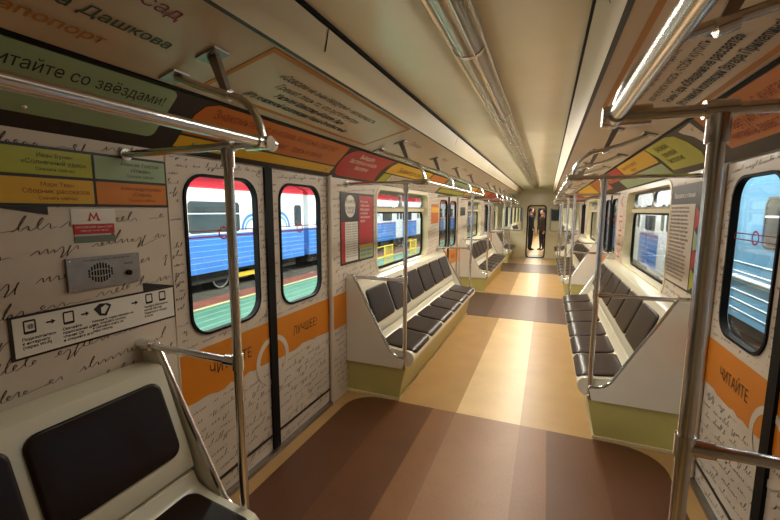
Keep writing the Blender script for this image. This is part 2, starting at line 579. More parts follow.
# walls ------------------------------------------------------------
wn = 0
for sd in (-1, 1):
    root = thing('wall_' + SIDE[sd], '%s side wall papered with brown handwriting' % SIDE[sd], 'wall', (sd * W, 0, 0), kind='structure')
    for i, (a, b, h) in enumerate(SECT):
        x0, z0, x1, z1 = box_uv(sd, a, b, 0.0, 1.93)
        loops = [rect(x0, z0, x1, z1)]
        holes = []
        if h:
            ha, hz0, hb, hz1 = box_uv(sd, h[0], h[1], HZ0, HZ1)
            loops.append(rrect(ha, hz0, hb, hz1, 0.13))
            holes.append((ha - 0.03, hz0 - 0.03, hb + 0.03, hz1 + 0.03))
        plate('wall_panel', loops, -0.03, 0.0, PAPER, root, FL[sd])
        big = i == 0
        handwriting('handwriting', x0 + 0.02, x1 - 0.02, 0.05, 1.91, 0.092 if big else 0.055, 0.036 if big else 0.022, 0.0036 if big else 0.0032,
                    holes, root, FL[sd], 0.0012, 10 + i + (sd > 0) * 7, slope=0.07 if sd < 0 else -0.02, ns=10 if big else 6)
        # lower orange band continuing on the wall sections
        if i > 0:
            oa, ob = (a + 0.02, a + 0.30)
            q = box_uv(sd, oa, ob, 0.64, 0.93)
            plate('orange_band', [rect(*q)], 0.0014, 0.003, ORANGE, root, FL[sd])
            oa, ob = (b - 0.28, b - 0.02)
            if i < 3:
                q = box_uv(sd, oa, ob, 0.64, 0.93)
                plate('orange_band', [rect(*q)], 0.0014, 0.003, ORANGE, root, FL[sd])
        if h:
            wn += 1
            wr = thing('window_%d' % wn, 'wide cream framed saloon window, %s side, %s' % (SIDE[sd], ('', 'nearest the camera', 'second from the camera', 'beside the end wall')[i]),
                       'window', (sd * W, (h[0] + h[1]) / 2, HZ0), kind='structure')
            fr = rrect(ha - 0.012, hz0 - 0.012, hb + 0.012, hz1 + 0.012, 0.14)
            inn = rrect(ha + 0.02, hz0 + 0.02, hb - 0.02, hz1 - 0.02, 0.115)
            plate('window_frame', [fr, inn], -0.11, 0.006, CREAM, wr, FL[sd])
            tz0, tz1 = 1.634, 1.674
            plate('transom', [rect(ha + 0.01, tz0, hb - 0.01, tz1)], -0.10, -0.055, CREAM, wr, FL[sd])
            lo = rrect(ha + 0.02, hz0 + 0.02, hb - 0.02, tz0 + 0.002, 0.10)
            li = rrect(ha + 0.045, hz0 + 0.045, hb - 0.045, tz0 - 0.02, 0.08)
            plate('rubber_gasket', [lo, li], -0.10, -0.075, BLACK, wr, FL[sd])
            plate('window_pane', [rrect(ha + 0.03, hz0 + 0.03, hb - 0.03, tz0, 0.09)], -0.092, -0.088, GLASS, wr, FL[sd])
            up_ = rrect(ha + 0.02, tz1, hb - 0.02, hz1 - 0.02, 0.09)
            mid = (ha + hb) / 2
            plate('vent_sash', [up_, rrect(ha + 0.04, tz1 + 0.02, mid - 0.02, hz1 - 0.045, 0.07), rrect(mid + 0.02, tz1 + 0.02, hb - 0.04, hz1 - 0.045, 0.07)], -0.098, -0.072, STEEL, wr, FL[sd])
            plate('vent_pane', [rrect(ha + 0.03, tz1 + 0.01, hb - 0.03, hz1 - 0.03, 0.07)], -0.088, -0.084, GLASS, wr, FL[sd])
            lt = MB(); lt.tube([(mid - 0.35, tz1 + 0.012, -0.06), (mid - 0.25, tz1 + 0.012, -0.06)], 0.008, 8)
            lt.build('vent_latch', CHROME, wr, FL[sd])
    # long sill cap over the bench backs
# sliding doors ------------------------------------------------------
dn = 0
for sd in (-1, 1):
    for i, (a, b) in enumerate(DOORS):
        dn += 1
        dr = thing('door_%d' % dn, 'pair of papered sliding doors, %s side, %s' % (SIDE[sd], ('nearest the camera', 'middle pair', 'farthest pair')[i]), 'door',
                   (sd * W, (a + b) / 2, 0), kind='structure')
        Mx = FL[sd] @ Matrix.Translation((0, 0, -0.02))
        c = (a + b) / 2 - 0.005
        for lf in (0, 1):
            ya, yb = ((a - 0.03, c), (c, b + 0.03))[lf]
            wa, wb = ((a + 0.11, a + 0.625), (b - 0.62, b - 0.125))[lf]
            q = box_uv(sd, ya, yb, 0.03, 1.92)
            wa, wb = ((a + 0.10, a + 0.615), (b - 0.62, b - 0.125))[lf]
            w_ = box_uv(sd, wa, wb, 0.992, 1.828)
            leaf = plate('door_leaf', [rect(*q), rrect(*w_, 0.12)], -0.03, 0.0, PAPER, dr, Mx)
            plate('window_gasket', [rrect(w_[0] - 0.004, w_[1] - 0.004, w_[2] + 0.004, w_[3] + 0.004, 0.122), rrect(w_[0] + 0.010, w_[1] + 0.010, w_[2] - 0.010, w_[3] - 0.010, 0.112)], -0.024, 0.010, BLACK, leaf, Mx)
            plate('glass', [rrect(w_[0] + 0.005, w_[1] + 0.005, w_[2] - 0.005, w_[3] - 0.005, 0.11)], -0.018, -0.014, GLASS, leaf, Mx)
            sa = box_uv(sd, c - 0.034, c, 0.035, 1.918) if lf == 0 else box_uv(sd, c, c + 0.034, 0.035, 1.918)
            plate('seam_rubber', [rect(*sa)], 0.0002, 0.016, BLACK, leaf, Mx)
            kq = box_uv(sd, ya + 0.05, yb - 0.02, 0.128, 0.144)
            plate('kick_strip', [rect(*kq)], 0.0002, 0.006, DARK, leaf, Mx)
            hol = [(w_[0] - 0.02, w_[1] - 0.02, w_[2] + 0.02, w_[3] + 0.02), (q[0], 0.62, q[2], 0.945), (sa[0], 0, sa[2], 2)]
            ns_ = 8 if i == 0 else 5
            handwriting('handwriting', q[0] + 0.02, q[2] - 0.02, 0.64, 1.90, 0.043, 0.020, 0.0032, hol, leaf, Mx, 0.0012, 50 + dn * 2 + lf, slope=0.05, ns=ns_)
            handwriting('handwriting', q[0] + 0.02, q[2] - 0.02, 0.04, 0.63, 0.060, 0.026, 0.0030, hol, leaf, Mx, 0.0012, 90 + dn * 2 + lf, slope=0.08, ns=ns_)
            # orange band with a torn lower edge and the ring around the seam
            rnd = random.Random(dn * 3 + lf)
            oy = box_uv(sd, (a + 0.0, c + 0.035)[lf], (c - 0.035, b)[lf], 0.645, 0.925)
            lpb = [(oy[0], 0.925), (oy[0], 0.66)]
            nseg = 14
            for t_ in range(nseg + 1):
                lpb.append((oy[0] + (oy[2] - oy[0]) * t_ / nseg, 0.655 + rnd.uniform(-0.012, 0.012)))
            lpb += [(oy[2], 0.925)]
            plate('orange_band', [lpb], 0.0014, 0.0028, ORANGE, leaf, Mx)
            uc = U(sd, c)
            left_leaf = (sum(oy[0::2]) / 2) < uc
            a0, a1 = ((100, 260) if left_leaf else (-80, 80))
            ring = circle(uc, 0.66, 0.165, 22, a0, a1) + circle(uc, 0.66, 0.130, 22, a1, a0)
            plate('ring_print', [ring], 0.0029, 0.0038, PAPER, leaf, Mx)
            if left_leaf:
                lettering([('ЧИТАЙТЕ', 0.088, oy[2] - 0.165 + 0.0, 0.755)], TXT, leaf, Mx, n=0.0042, align='RIGHT', sx=0.78)
            else:
                lettering([('ЛУЧШЕЕ!', 0.088, oy[0] + 0.185, 0.757)], TXT, leaf, Mx, n=0.0042, sx=0.8)
            # thin red-outlined warning band stuck on the pane
            bz = 1.505
            st = rrect(w_[0] + 0.02, bz, w_[2] - 0.02, bz + 0.036, 0.012)
            sti = rrect(w_[0] + 0.026, bz + 0.005, w_[2] - 0.026, bz + 0.031, 0.008)
            plate('warning_band', [st, sti], -0.0138, -0.0128, TXTR, leaf, Mx)
            cc = (w_[0] + w_[2]) / 2
            plate('warning_ring', [circle(cc, bz + 0.018, 0.036), circle(cc, bz + 0.018, 0.027)], -0.0127, -0.0117, REDP, leaf, Mx)
        tb = MB()
        for yy, pr_ in ((a, 0.005), (b, 0.02)):
            tb.tube([(U(sd, yy), 0.0, 0.0), (U(sd, yy), 1.925, 0.0)], pr_, 10)
        tb.build('door_post', PAPER, dr, FL[sd])
        th_ = MB(); q = box_uv(sd, a, b, 0.0, 0.028)
        th_.box(q[0], 0.001, -0.05, q[2], 0.028, 0.012)
        th_.build('threshold', STEEL, dr, FL[sd])

# end wall with its doorway and two windows --------------------------
EX = frame((1, 0, 0), (0, 0, 1), (0, 14.6, 0))     # n points to -Y, towards the saloon
ew = thing('wall_end', 'cream end wall with a doorway and two rounded windows', 'wall', (0, 14.6, 0), kind='structure')
out = [(-1.28, 0), (1.28, 0), (1.28, 1.93), (1.03, 2.14), (0.56, 2.26), (0.50, 2.42), (-0.50, 2.42), (-0.56, 2.26), (-1.03, 2.14), (-1.28, 1.93)]
dl = rrect(-0.28, 0.02, 0.32, 1.83, 0.10)
wl1 = rrect(-1.16, 0.96, -0.43, 1.77, 0.11); wl2 = rrect(0.45, 0.96, 1.16, 1.77, 0.11)
plate('wall_panel', [out, dl, wl1, wl2], -0.05, 0.0, CREAM, ew, EX)
plate('door_frame', [rrect(-0.30, 0.0, 0.34, 1.85, 0.11), rrect(-0.262, 0.03, 0.302, 1.81, 0.09)], -0.06, 0.02, BLACK, ew, EX)
for w2 in ((-1.16, 0.96, -0.43, 1.77), (0.45, 0.96, 1.16, 1.77)):
    plate('window_gasket', [rrect(w2[0] - 0.015, w2[1] - 0.015, w2[2] + 0.015, w2[3] + 0.015, 0.12), rrect(w2[0] + 0.02, w2[1] + 0.02, w2[2] - 0.01, w2[3] - 0.01, 0.09)], -0.03, 0.012, STEEL, ew, EX)
    plate('window_pane', [rrect(w2[0] + 0.01, w2[1] + 0.01, w2[2] - 0.01, w2[3] - 0.01, 0.10)], -0.02, -0.015, GLASS, ew, EX)
for xx in ((-1.2, -0.42), (0.44, 1.2)):
    plate('belt_rail', [rect(xx[0], 0.86, xx[1], 0.92)], 0.0, 0.02, LIPC, ew, EX)
# wall behind the camera
bw = MB(); bw.box(-1.3, Y0 - 0.04, 0, 1.3, Y0, 2.43)
tag(bw.build('wall_back', CREAM), 'plain cream end wall behind the camera', 'wall', kind='structure')

# ceiling lamp channel ------------------------------------------------
lamp = thing('ceiling_lamp', 'long grey ribbed lamp channel down the ceiling centre', 'lamp', (0, 5.5, 2.39))
prof = [(x * 0.84, z) for x, z in [(-0.085, 2.394), (-0.08, 2.372), (-0.062, 2.352), (-0.035, 2.340), (0, 2.336), (0.035, 2.340), (0.062, 2.352), (0.08, 2.372), (0.085, 2.394)]]
m = MB(); m.prism(prof, Y0 + 0.1, 12.9, smooth=True); m.build('diffuser', LAMPG, lamp)
for sd in (-1, 1):
    m = MB(); m.tube([(sd * 0.074, Y0 + 0.1, 2.380), (sd * 0.074, 12.9, 2.380)], 0.010, 8); m.build('edge_rail', CHROME, lamp)
    m = MB(); m.tube([(sd * 0.03, Y0 + 0.1, 2.340), (sd * 0.03, 12.9, 2.340)], 0.003, 6); m.build('rib', CHROME, lamp)
for y in (0.55, 1.85, 3.15, 4.45, 5.75, 7.05, 8.35, 9.65, 10.95, 12.25):
    m = MB(); m.prism([(x * 1.03, z - 0.003) for x, z in prof], y, y + 0.03); m.build('clip_band', CHROME, lamp)

# ------------------------------------------------------------------ benches
SEATP = [(0.30, 0.502), (0.33, 0.482), (0.40, 0.464), (0.50, 0.452), (0.57, 0.448), (0.603, 0.440), (0.625, 0.420), (0.633, 0.392), (0.627, 0.355), (0.605, 0.325)]
BACKP = [(0.135, 0.972), (0.150, 0.935), (0.262, 0.640), (0.280, 0.575)]


def along(prof, s):
    for (a, b) in zip(prof, prof[1:]):
        L = math.dist(a, b)
        if s <= L or b is prof[-1]:
            t = s / L
            d = ((b[0] - a[0]) / L, (b[1] - a[1]) / L)
            return (a[0] + d[0] * s, a[1] + d[1] * s), d
        s -= L


def pad(prof, s0, s1, y0, y1, r, t, flip):
    """upholstered pad wrapped over a profile; rings of a rounded rectangle"""
    lp = rrect(y0, s0, y1, s1, r, 5)
    cy, cs = (y0 + y1) / 2, (s0 + s1) / 2
    mb = MB(); vs = []; fs = []
    rings = [(1.0, -0.002), (1.0, t * 0.6), (0.975, t * 0.92), (0.94, t), (0.75, t * 1.05), (0.5, t * 1.1), (0.25, t * 1.1), (0.02, t * 1.1)]
    for sc, h in rings:
        for (y, s) in lp:
            yy, ss = cy + (y - cy) * sc, cs + (s - cs) * sc
            (x, z), d = along(prof, ss)
            nx, nz = (-d[1], d[0])
            if nz * 1 + nx * 0.3 < 0: nx, nz = -nx, -nz
            if flip: nx, nz = abs(nx), abs(nz)
            vs.append((x + nx * h, yy, z + nz * h))
    n = len(lp)
    for i in range(len(rings) - 1):
        for k in range(n):
            fs.append((i * n + k, i * n + (k + 1) % n, (i + 1) * n + (k + 1) % n, (i + 1) * n + k))
    fs.append(tuple((len(rings) - 1) * n + k for k in range(n)))
    mb.add(vs, fs, 0, True)
    return mb


def bench(L, ns, label, group, Mx0):
    t = bpy.data.objects.new('bench', None)
    COL.objects.link(t)
    WORLD[t.name] = Matrix.Identity(4)
    tag(t, label, 'bench', group)
    h = L / 2
    i0 = h - 0.022
    m = MB()
    m.prism([(0.004, 0.99), (0.11, 0.99), (0.128, 0.984), (0.137, 0.968), (0.150, 0.935), (0.262, 0.640), (0.281, 0.572), (0.278, 0.560), (0.262, 0.552), (0.004, 0.552)], -i0, i0, smooth=True)
    m.build('back_shell', SHELL, t)
    m = MB()
    m.prism([(0.004, 0.546), (0.262, 0.546), (0.281, 0.540), (0.300, 0.502)] + SEATP[1:] + [(0.57, 0.308), (0.004, 0.304)], -i0, i0, smooth=True)
    m.build('seat_shell', SHELL, t)
    m = MB(); m.prism([(0.004, 0.001), (0.497, 0.001), (0.562, 0.302), (0.004, 0.302)], -h + 0.01, h - 0.01)
    m.build('base', OLIVE, t)
    m = MB(); m.prism([(0.499, 0.001), (0.513, 0.001), (0.513, 0.024), (0.504, 0.026)], -h, h)
    m.box(0.004, -h - 0.004, 0.001, 0.513, -h + 0.009, 0.022); m.box(0.004, h - 0.009, 0.001, 0.513, h + 0.004, 0.022)
    m.build('plinth_strip', LIPC, t)
    # end panels: plate outline in (x,z), thickness along Y
    outl = [(0.004, 0.296), (0.535, 0.296), (0.556, 0.372), (0.545, 0.385), (0.500, 0.388), (0.456, 0.404), (0.420, 0.436), (0.395, 0.478), (0.365, 0.533), (0.213, 0.806), (0.075, 1.062), (0.004, 1.062)]
    for s in (-1, 1):
        m = MB(); m.prism(outl, s * h - 0.011, s * h + 0.011)
        ep = m.build('end_panel', PANEL, t)
        m = MB(); m.tube([(p[0] + 0.004, s * h, p[1] + 0.004) for p in reversed(outl[2:11])], 0.0125, 8)
        m.build('edge_tube', CHROME, ep)
    pw = (L - 0.09) / ns
    for k in range(ns):
        y = -L / 2 + 0.045 + pw * (k + 0.5)
        pad(BACKP, 0.035, 0.352, y - pw * 0.465, y + pw * 0.465, 0.045, 0.016, True).build('back_cushion', VINYL, t)
        pad(SEATP, 0.022, 0.350, y - pw * 0.465, y + pw * 0.465, 0.05, 0.013, False).build('seat_cushion', VINYL, t)
    t.matrix_basis = Mx0
    WORLD[t.name] = Mx0
    return t


def BM(sd, y):
    return Matrix.Translation((sd * W, y, 0)) @ (Matrix.Rotation(math.pi, 4, 'Z') if sd > 0 else Matrix.Identity(4))


LB = 3.08
b0 = bench(LB, 6, 'near left bench with dark brown cushions beside the intercom wall', 'six seat benches', BM(-1, 1.14 - LB / 2))
copy_tree(b0, BM(-1, 3.02 + LB / 2), 'left six seat bench between the nearest and the middle doors')
copy_tree(b0, BM(-1, 7.92 + LB / 2), 'left six seat bench beyond the middle doors')
copy_tree(b0, BM(1, 3.02 + LB / 2), 'right six seat bench between the nearest and the middle doors')
copy_tree(b0, BM(1, 7.92 + LB / 2), 'right six seat bench beyond the middle doors')
b1 = bench(1.7, 3, 'short left bench against the end wall', 'short benches at the end wall', BM(-1, 13.67))
copy_tree(b1, BM(1, 13.67), 'short right bench against the end wall')


# ------------------------------------------------------------------ grab rails
def arc_pts(p0, p1, p2, n=6):
    """rounded corner at p1"""
    p0, p1, p2 = Vector(p0), Vector(p1), Vector(p2)
    return [(1 - t) ** 2 * p0 + 2 * t * (1 - t) * p1 + t * t * p2 for t in [k / n for k in range(n + 1)]]


PR = 0.0175


def rails(L, nh, label, group, Mx0, ends=(-1, 1), jo=0.55):
    """local: x = distance from wall, y along the bench"""
    t = bpy.data.objects.new('grab_rail', None)
    COL.objects.link(t)
    WORLD[t.name] = Matrix.Identity(4)
    tag(t, label, 'handrail', group)
    h = L / 2
    px, jx = W - 0.715, W - jo
    zt, za = 1.878, 1.066
    for s in ends:
        y = s * h
        m = MB()
        m.tube([(px, y, 0.300), (px, y, zt)], PR, 14)
        m.tube([(px, y, zt - 0.075), (px, y, zt - 0.012)], PR + 0.006, 14)
        m.tube([(px, y, za - 0.03), (px, y, za + 0.03)], PR + 0.005, 14)
        m.tube([(px, y, 0.296), (px, y, 0.325)], PR + 0.006, 14)
        m.build('pole', CHROME, t)
        m = MB()
        m.tube([(0.003, y, zt - 0.004), (jx, y, zt)], PR * 0.8, 12)
        m.tube([(0.003, y, zt - 0.004), (0.012, y, zt - 0.004)], 0.024, 16)
        m.tube([(jx - 0.075, y, zt), (jx + 0.028, y, zt)], PR + 0.006, 12)
        m.tube([(px - 0.03, y, zt), (px + 0.03, y, zt)], PR + 0.004, 12)
        m.build('cross_bar', CHROME, t)
        m = MB()
        m.tube([(0.02, y, za), (px, y, za)], PR * 0.85, 12)
        m.tube([(px - 0.06, y, za), (px, y, za)], PR + 0.004, 12)
        m.tube([(0.003, y, za), (0.075, y, za)], PR + 0.006, 12)
        m.build('arm_bar', CHROME, t)
    m = MB()
    m.tube([(jx, -h - 0.03, zt), (jx, h + 0.03, zt)], PR, 14)
    m.build('top_rail', CHROME, t)
    for k in range(nh):
        y = -h + L * k / (nh - 1)
        hx = lambda x: W - x
        m = MB()
        pts = [Vector((hx(0.945), y, 2.142)), Vector((hx(0.80), y, 2.085))] + arc_pts((hx(jo + 0.13), y, 2.046), (hx(jo + 0.045), y, 2.022), (hx(jo + 0.012), y, 1.93)) + [Vector((hx(jo), y, zt))]
        m.tube(pts, PR * 0.78, 10)
        m.tube([(jx, y - 0.045, zt), (jx, y + 0.045, zt)], PR + 0.005, 12)
        m.tube([(hx(0.73), y, 2.063), (hx(0.69), y, 2.050)], PR + 0.003, 10)
        hg = m.build('hanger', CHROME, t)
        # flat strut up to the cove with its mounting plate, and the outer mounting plate
        m = MB()
        a, b = Vector((hx(0.762), y, 2.196)), Vector((hx(0.705), y, 2.06))
        q8 = []
        for yy, in ((-0.012,), (0.012,)):
            q8 += [a + Vector((-0.022, yy, 0.004)), a + Vector((0.022, yy, -0.004)), b + Vector((0.013, yy, 0)), b + Vector((-0.013, yy, 0))]
        m.add(q8, [(0, 3, 2, 1), (4, 5, 6, 7), (0, 1, 5, 4), (1, 2, 6, 5), (2, 3, 7, 6), (3, 0, 4, 7)])
        sl = PV[1] / PV[0]
        def pl(xc, w, ln):
            zc = lambda x: 2.13 + (1.03 - x) * sl - 0.002
            xa, xb = xc - w, xc + w
            vs = []
            for dz in (0, -0.007):
                vs += [(hx(xa), y - ln, zc(xa) + dz), (hx(xb), y - ln, zc(xb) + dz), (hx(xb), y + ln, zc(xb) + dz), (hx(xa), y + ln, zc(xa) + dz)]
            m.add(vs, [(0, 3, 2, 1), (4, 5, 6, 7), (0, 1, 5, 4), (1, 2, 6, 5), (2, 3, 7, 6), (3, 0, 4, 7)])
        m.build('strut', STEEL, hg)
        for xc_, w_ in ((0.762, 0.045), (0.955, 0.04)):
            m = MB(); pl(xc_, w_, 0.035); m.build('mounting_plate', STEEL, hg)
    t.matrix_basis = Mx0
    WORLD[t.name] = Mx0
    return t


LR = LB - 0.04
g0 = rails(LR, 4, 'steel grab rail set over the near left bench', 'grab rail sets over the benches', BM(-1, 1.14 - LB / 2))
copy_tree(g0, BM(-1, 3.02 + LB / 2), 'steel grab rail set over the left bench between the nearest and middle doors')
copy_tree(g0, BM(-1, 7.92 + LB / 2), 'steel grab rail set over the left bench beyond the middle doors')
g5 = rails(LR, 4, 'large steel pole and rail set in the right foreground', 'grab rail sets over the benches', BM(1, 1.12 - LR / 2), jo=0.508)
copy_tree(g5, BM(1, 3.02 + LB / 2), 'steel grab rail set over the right bench between the nearest and middle doors')
copy_tree(g5, BM(1, 7.92 + LB / 2), 'steel grab rail set over the right bench beyond the middle doors')
g1 = rails(1.7, 3, 'steel grab rail set over the short left bench at the end wall', 'grab rail sets at the end wall', BM(-1, 13.67), ends=(-1,))
g2 = rails(1.7, 3, 'steel grab rail set over the short right bench at the end wall', 'grab rail sets at the end wall', BM(1, 13.67), ends=(1,))

# ------------------------------------------------------------------ printed panels on the cornice
def zc(z):
    return (z - 1.915) / 0.215 * CL


def cornice_ad(name, sd, ya, yb, va, vb, m, label, cat='advertisement', r=0.0, loops=None, group=None):
    q = box_uv(sd, ya, yb, va, vb)
    lp = loops or [rrect(*q, r) if r else rect(*q)]
    o = plate(name, lp, 0.0005, 0.003, m, None, FC[sd])
    tag(o, label, cat, group)
    return o, q


o, q = cornice_ad('advertisement', -1, -0.6, 1.21, 0.065, 0.305, SAGE, 'sage green cornice panel reading Читайте со звёздами, upper left foreground', r=0.03)
lettering([('Читайте со звёздами!', 0.062, 0.615, 0.225), ('Узнай больше на сайте 5', 0.045, 0.25, 0.150)], TXT, o, FC[-1], sx=0.86)
s = MB(); s.ellipsoid((0.76, 0.09, 0.006), (0.010, 0.010, 0.006)); s.build('screw_cap', CHROME, o, FC[-1])
lq = [(2.69, 0.118), (2.69, 0.305), (1.42, 0.305), (1.36, 0.28), (1.335, 0.23), (1.325, 0.118)]
o, q = cornice_ad('advertisement', -1, 0, 0, 0, 0, ORANGE2, 'long orange cornice panel above the nearest left doors', loops=[lq])
lettering([('Знакомьтесь с книгами, которые советуют', 0.068, 1.42, 0.235), ('Читайте вместе с нами!    здесь и сейчас', 0.062, 1.46, 0.155)], TXTD, o, FC[-1], sx=0.80)
o, q = cornice_ad('advertisement', -1, 1.325, 2.70, 0.038, 0.104, GOLD, 'narrow gold strip below the orange panel, nearest left doors')
s = MB()
for yy in (1.42, 2.62): s.ellipsoid((yy, 0.07, 0.004), (0.010, 0.010, 0.005))
s.build('screw_cap', STEEL, o, FC[-1])
rq = [(2.84, 0.03), (3.56, 0.03), (3.52, 0.10), (3.51, 0.17), (3.54, 0.24), (3.62, 0.305), (2.90, 0.305), (2.82, 0.296), (2.76, 0.27), (2.72, 0.225), (2.71, 0.16), (2.73, 0.10), (2.78, 0.05)]
o, q = cornice_ad('advertisement', -1, 0, 0, 0, 0, REDP, 'red rounded cornice panel with white lettering above the left poster', loops=[rq])
lettering([('Выбирайте', 0.06, 2.95, 0.235), ('бесплатно и читайте', 0.06, 2.84, 0.18), ('бесплатно', 0.06, 3.0, 0.12)], TXTW, o, FC[-1], sx=0.85)
yq = [(3.62, 0.165), (5.0, 0.165), (5.0, 0.305), (3.72, 0.305), (3.64, 0.25)]
o, q = cornice_ad('advertisement', -1, 0, 0, 0, 0, GOLD, 'gold lettered cornice panel above the nearest left window', loops=[yq])
lettering([('Знаменитости советуют', 0.09, 3.88, 0.20)], TXT, o, FC[-1], sx=0.9)
o, q = cornice_ad('advertisement', -1, 3.82, 5.85, 0.01, 0.150, PAPER, 'white cornice strip with handwriting over the nearest left window')
handwriting('handwriting', q[0], q[2], 0.0, 0.15, 0.05, 0.022, 0.003, [], o, FC[-1], 0.004, 3)
o, q = cornice_ad('advertisement', -1, 3.62, 3.80, 0.01, 0.150, LIME, 'small lime square on the cornice beside the red panel')
o, q = cornice_ad('advertisement', -1, 5.05, 5.85, 0.165, 0.305, ORANGE, 'short orange cornice panel before the middle left doors')
o, q = cornice_ad('advertisement', -1, 5.95, 7.75, 0.13, 0.305, SAGE, 'grey green cornice panel above the middle left doors')
lettering([('Читайте со звёздами!', 0.1, 6.1, 0.19)], TXT, o, FC[-1])
o, q = cornice_ad('advertisement', -1, 5.95, 7.75, 0.04, 0.115, LIME, 'olive strip on the cornice over the middle left doors')
o, q = cornice_ad('advertisement', -1, 7.85, 8.6, 0.05, 0.305, GOLD, 'gold cornice panel just beyond the middle left doors')
o, q = cornice_ad('advertisement', -1, 8.7, 10.7, 0.12, 0.305, ORANGE2, 'orange cornice panel above the second left window')
o, q = cornice_ad('advertisement', -1, 10.8, 14.5, 0.06, 0.305, REDP, 'red cornice panel at the far left end')

o, q = cornice_ad('advertisement', 1, 0.2, 2.50, 0.075, 0.305, ORANGE2, 'orange cornice panel above the nearest right doors')
lettering([('Знакомьтесь с книгами, которые', 0.07, q[0] + 0.12, 0.225), ('советуют известные люди,', 0.07, q[0] + 0.16, 0.165), ('читайте вместе с нами', 0.07, q[0] + 0.12, 0.105)], TXTD, o, FC[1], sx=0.85)
wq = [(-2.80, 0.29), (-2.58, 0.30), (-2.56, 0.09), (-2.60, 0.07), (-2.66, 0.14), (-2.70, 0.22), (-2.78, 0.265)]
o, q = cornice_ad('advertisement', 1, 0, 0, 0, 0, PAPER, 'small curved white cornice piece with handwriting, right side', loops=[wq])
handwriting('handwriting', -2.69, -2.58, 0.10, 0.28, 0.04, 0.018, 0.003, [], o, FC[1], 0.004, 5)
gq = [(-3.52, 0.06), (-3.52, 0.20), (-3.60, 0.305), (-3.05, 0.305), (-2.92, 0.28), (-2.84, 0.21), (-2.82, 0.12), (-2.90, 0.045)]
o, q = cornice_ad('advertisement', 1, 0, 0, 0, 0, LIME, 'lime green rounded cornice panel with three lines of text, right side', loops=[gq])
lettering([('Выбирай,', 0.065, -3.42, 0.235), ('скачивай', 0.065, -3.40, 0.175), ('бесплатно', 0.065, -3.42, 0.115)], TXT, o, FC[1])
o, q = cornice_ad('advertisement', 1, 3.60, 4.95, 0.165, 0.305, GOLD, 'gold cornice panel over the nearest right window', r=0.04)
lettering([('Знаменитости советуют,', 0.06, q[0] + 0.12, 0.235), ('читайте', 0.06, q[0] + 0.4, 0.18)], TXTD, o, FC[1])
o, q = cornice_ad('advertisement', 1, 3.60, 5.5, 0.02, 0.145, SAGE, 'grey green strip on the cornice over the nearest right window')
o, q = cornice_ad('advertisement', 1, 5.0, 6.2, 0.155, 0.305, REDP, 'red cornice panel with white lettering before the middle right doors', r=0.03)
lettering([('Выбирай бесплатно', 0.075, q[0] + 0.1, 0.21)], TXTW, o, FC[1])
o, q = cornice_ad('advertisement', 1, 6.3, 7.8, 0.08, 0.305, ORANGE2, 'orange cornice panel above the middle right doors')
o, q = cornice_ad('advertisement', 1, 7.9, 10.8, 0.08, 0.305, GOLD, 'gold cornice panel above the second right window')
o, q = cornice_ad('advertisement', 1, 10.9, 14.5, 0.06, 0.305, REDP, 'red cornice panel at the far right end')


# ------------------------------------------------------------------ prints on the cove panels
def cove_frame(sd, ya, yb, va, vb, label):
    q = box_uv(sd, ya, yb, va, vb)
    w = 0.022
    o = plate('quotation_poster', [rect(*q), rect(q[0] + w, q[1] + w, q[2] - w, q[3] - w)], 0.0005, 0.0025, TXTO, None, FP[sd])
    tag(o, label, 'quotation print')
    pl = plate('paper_field', [rect(q[0] + w, q[1] + w, q[2] - w, q[3] - w)], 0.0003, 0.0012, COVE, o, FP[sd])
    return o, q


o, q = cove_frame(-1, 1.24, 2.78, 0.06, 0.455, 'orange bordered quotation on the left cove panel above the nearest doors')
lettering([('«Совсем не знак бездушья – молчаливость.', 0.058, 1.42, 0.325), ('Гремит лишь то, что пусто изнутри»', 0.058, 1.48, 0.255)], TXT, o, FP[-1], n=0.003, shear=0.25, sx=0.78)
lettering([('Уильям Шекспир «Король Лир»', 0.055, 1.55, 0.19), ('(Из книжной коллекции Ивана Охлобыстина)', 0.055, 1.42, 0.125)], TXT, o, FP[-1], n=0.003, shear=0.25, bold=0.0012, sx=0.76)
o, q = cove_frame(1, 0.2, 2.55, 0.03, 0.42, 'orange bordered quotation on the right cove panel in the foreground')
lettering([('«Есть только одно желание, одна мечта,', 0.054, q[0] + 0.16, 0.335), ('что и там, где девочки и дети,', 0.054, q[0] + 0.22, 0.275),
           ('им не книги читать, чтобы купить жизнь»', 0.054, q[0] + 0.24, 0.215)], TXT, o, FP[1], n=0.003, shear=0.25, sx=0.84)
lettering([('Ромен Гари «Обещание на рассвете»', 0.052, q[0] + 0.26, 0.15), ('(Из книжной коллекции Захара Прилепина)', 0.052, q[0] + 0.24, 0.09)], TXT, o, FP[1], n=0.003, shear=0.25, bold=0.0014, sx=0.82)
mes = link('names_print', join_meshes('names_print', [text_mesh('Город и сад', 0.072, 0.50, 0.345, 0.002)]), TXTR, None, FP[-1])
tag(mes, 'crimson name lettering on the left cove panel, topmost of three lines', 'lettering')
mes = link('names_print', join_meshes('names_print', [text_mesh('Светлана Дашкова', 0.062, 0.42, 0.205, 0.002, bold=0.0008)]), TXTG, None, FP[-1])
tag(mes, 'dark green surname lettering on the left cove panel, middle of three lines', 'lettering')
mes = link('names_print', join_meshes('names_print', [text_mesh('Рапопорт', 0.064, 0.55, 0.100, 0.002, bold=0.0008)]), TXTO, None, FP[-1])
tag(mes, 'amber surname lettering on the left cove panel, lowest of three lines', 'lettering')
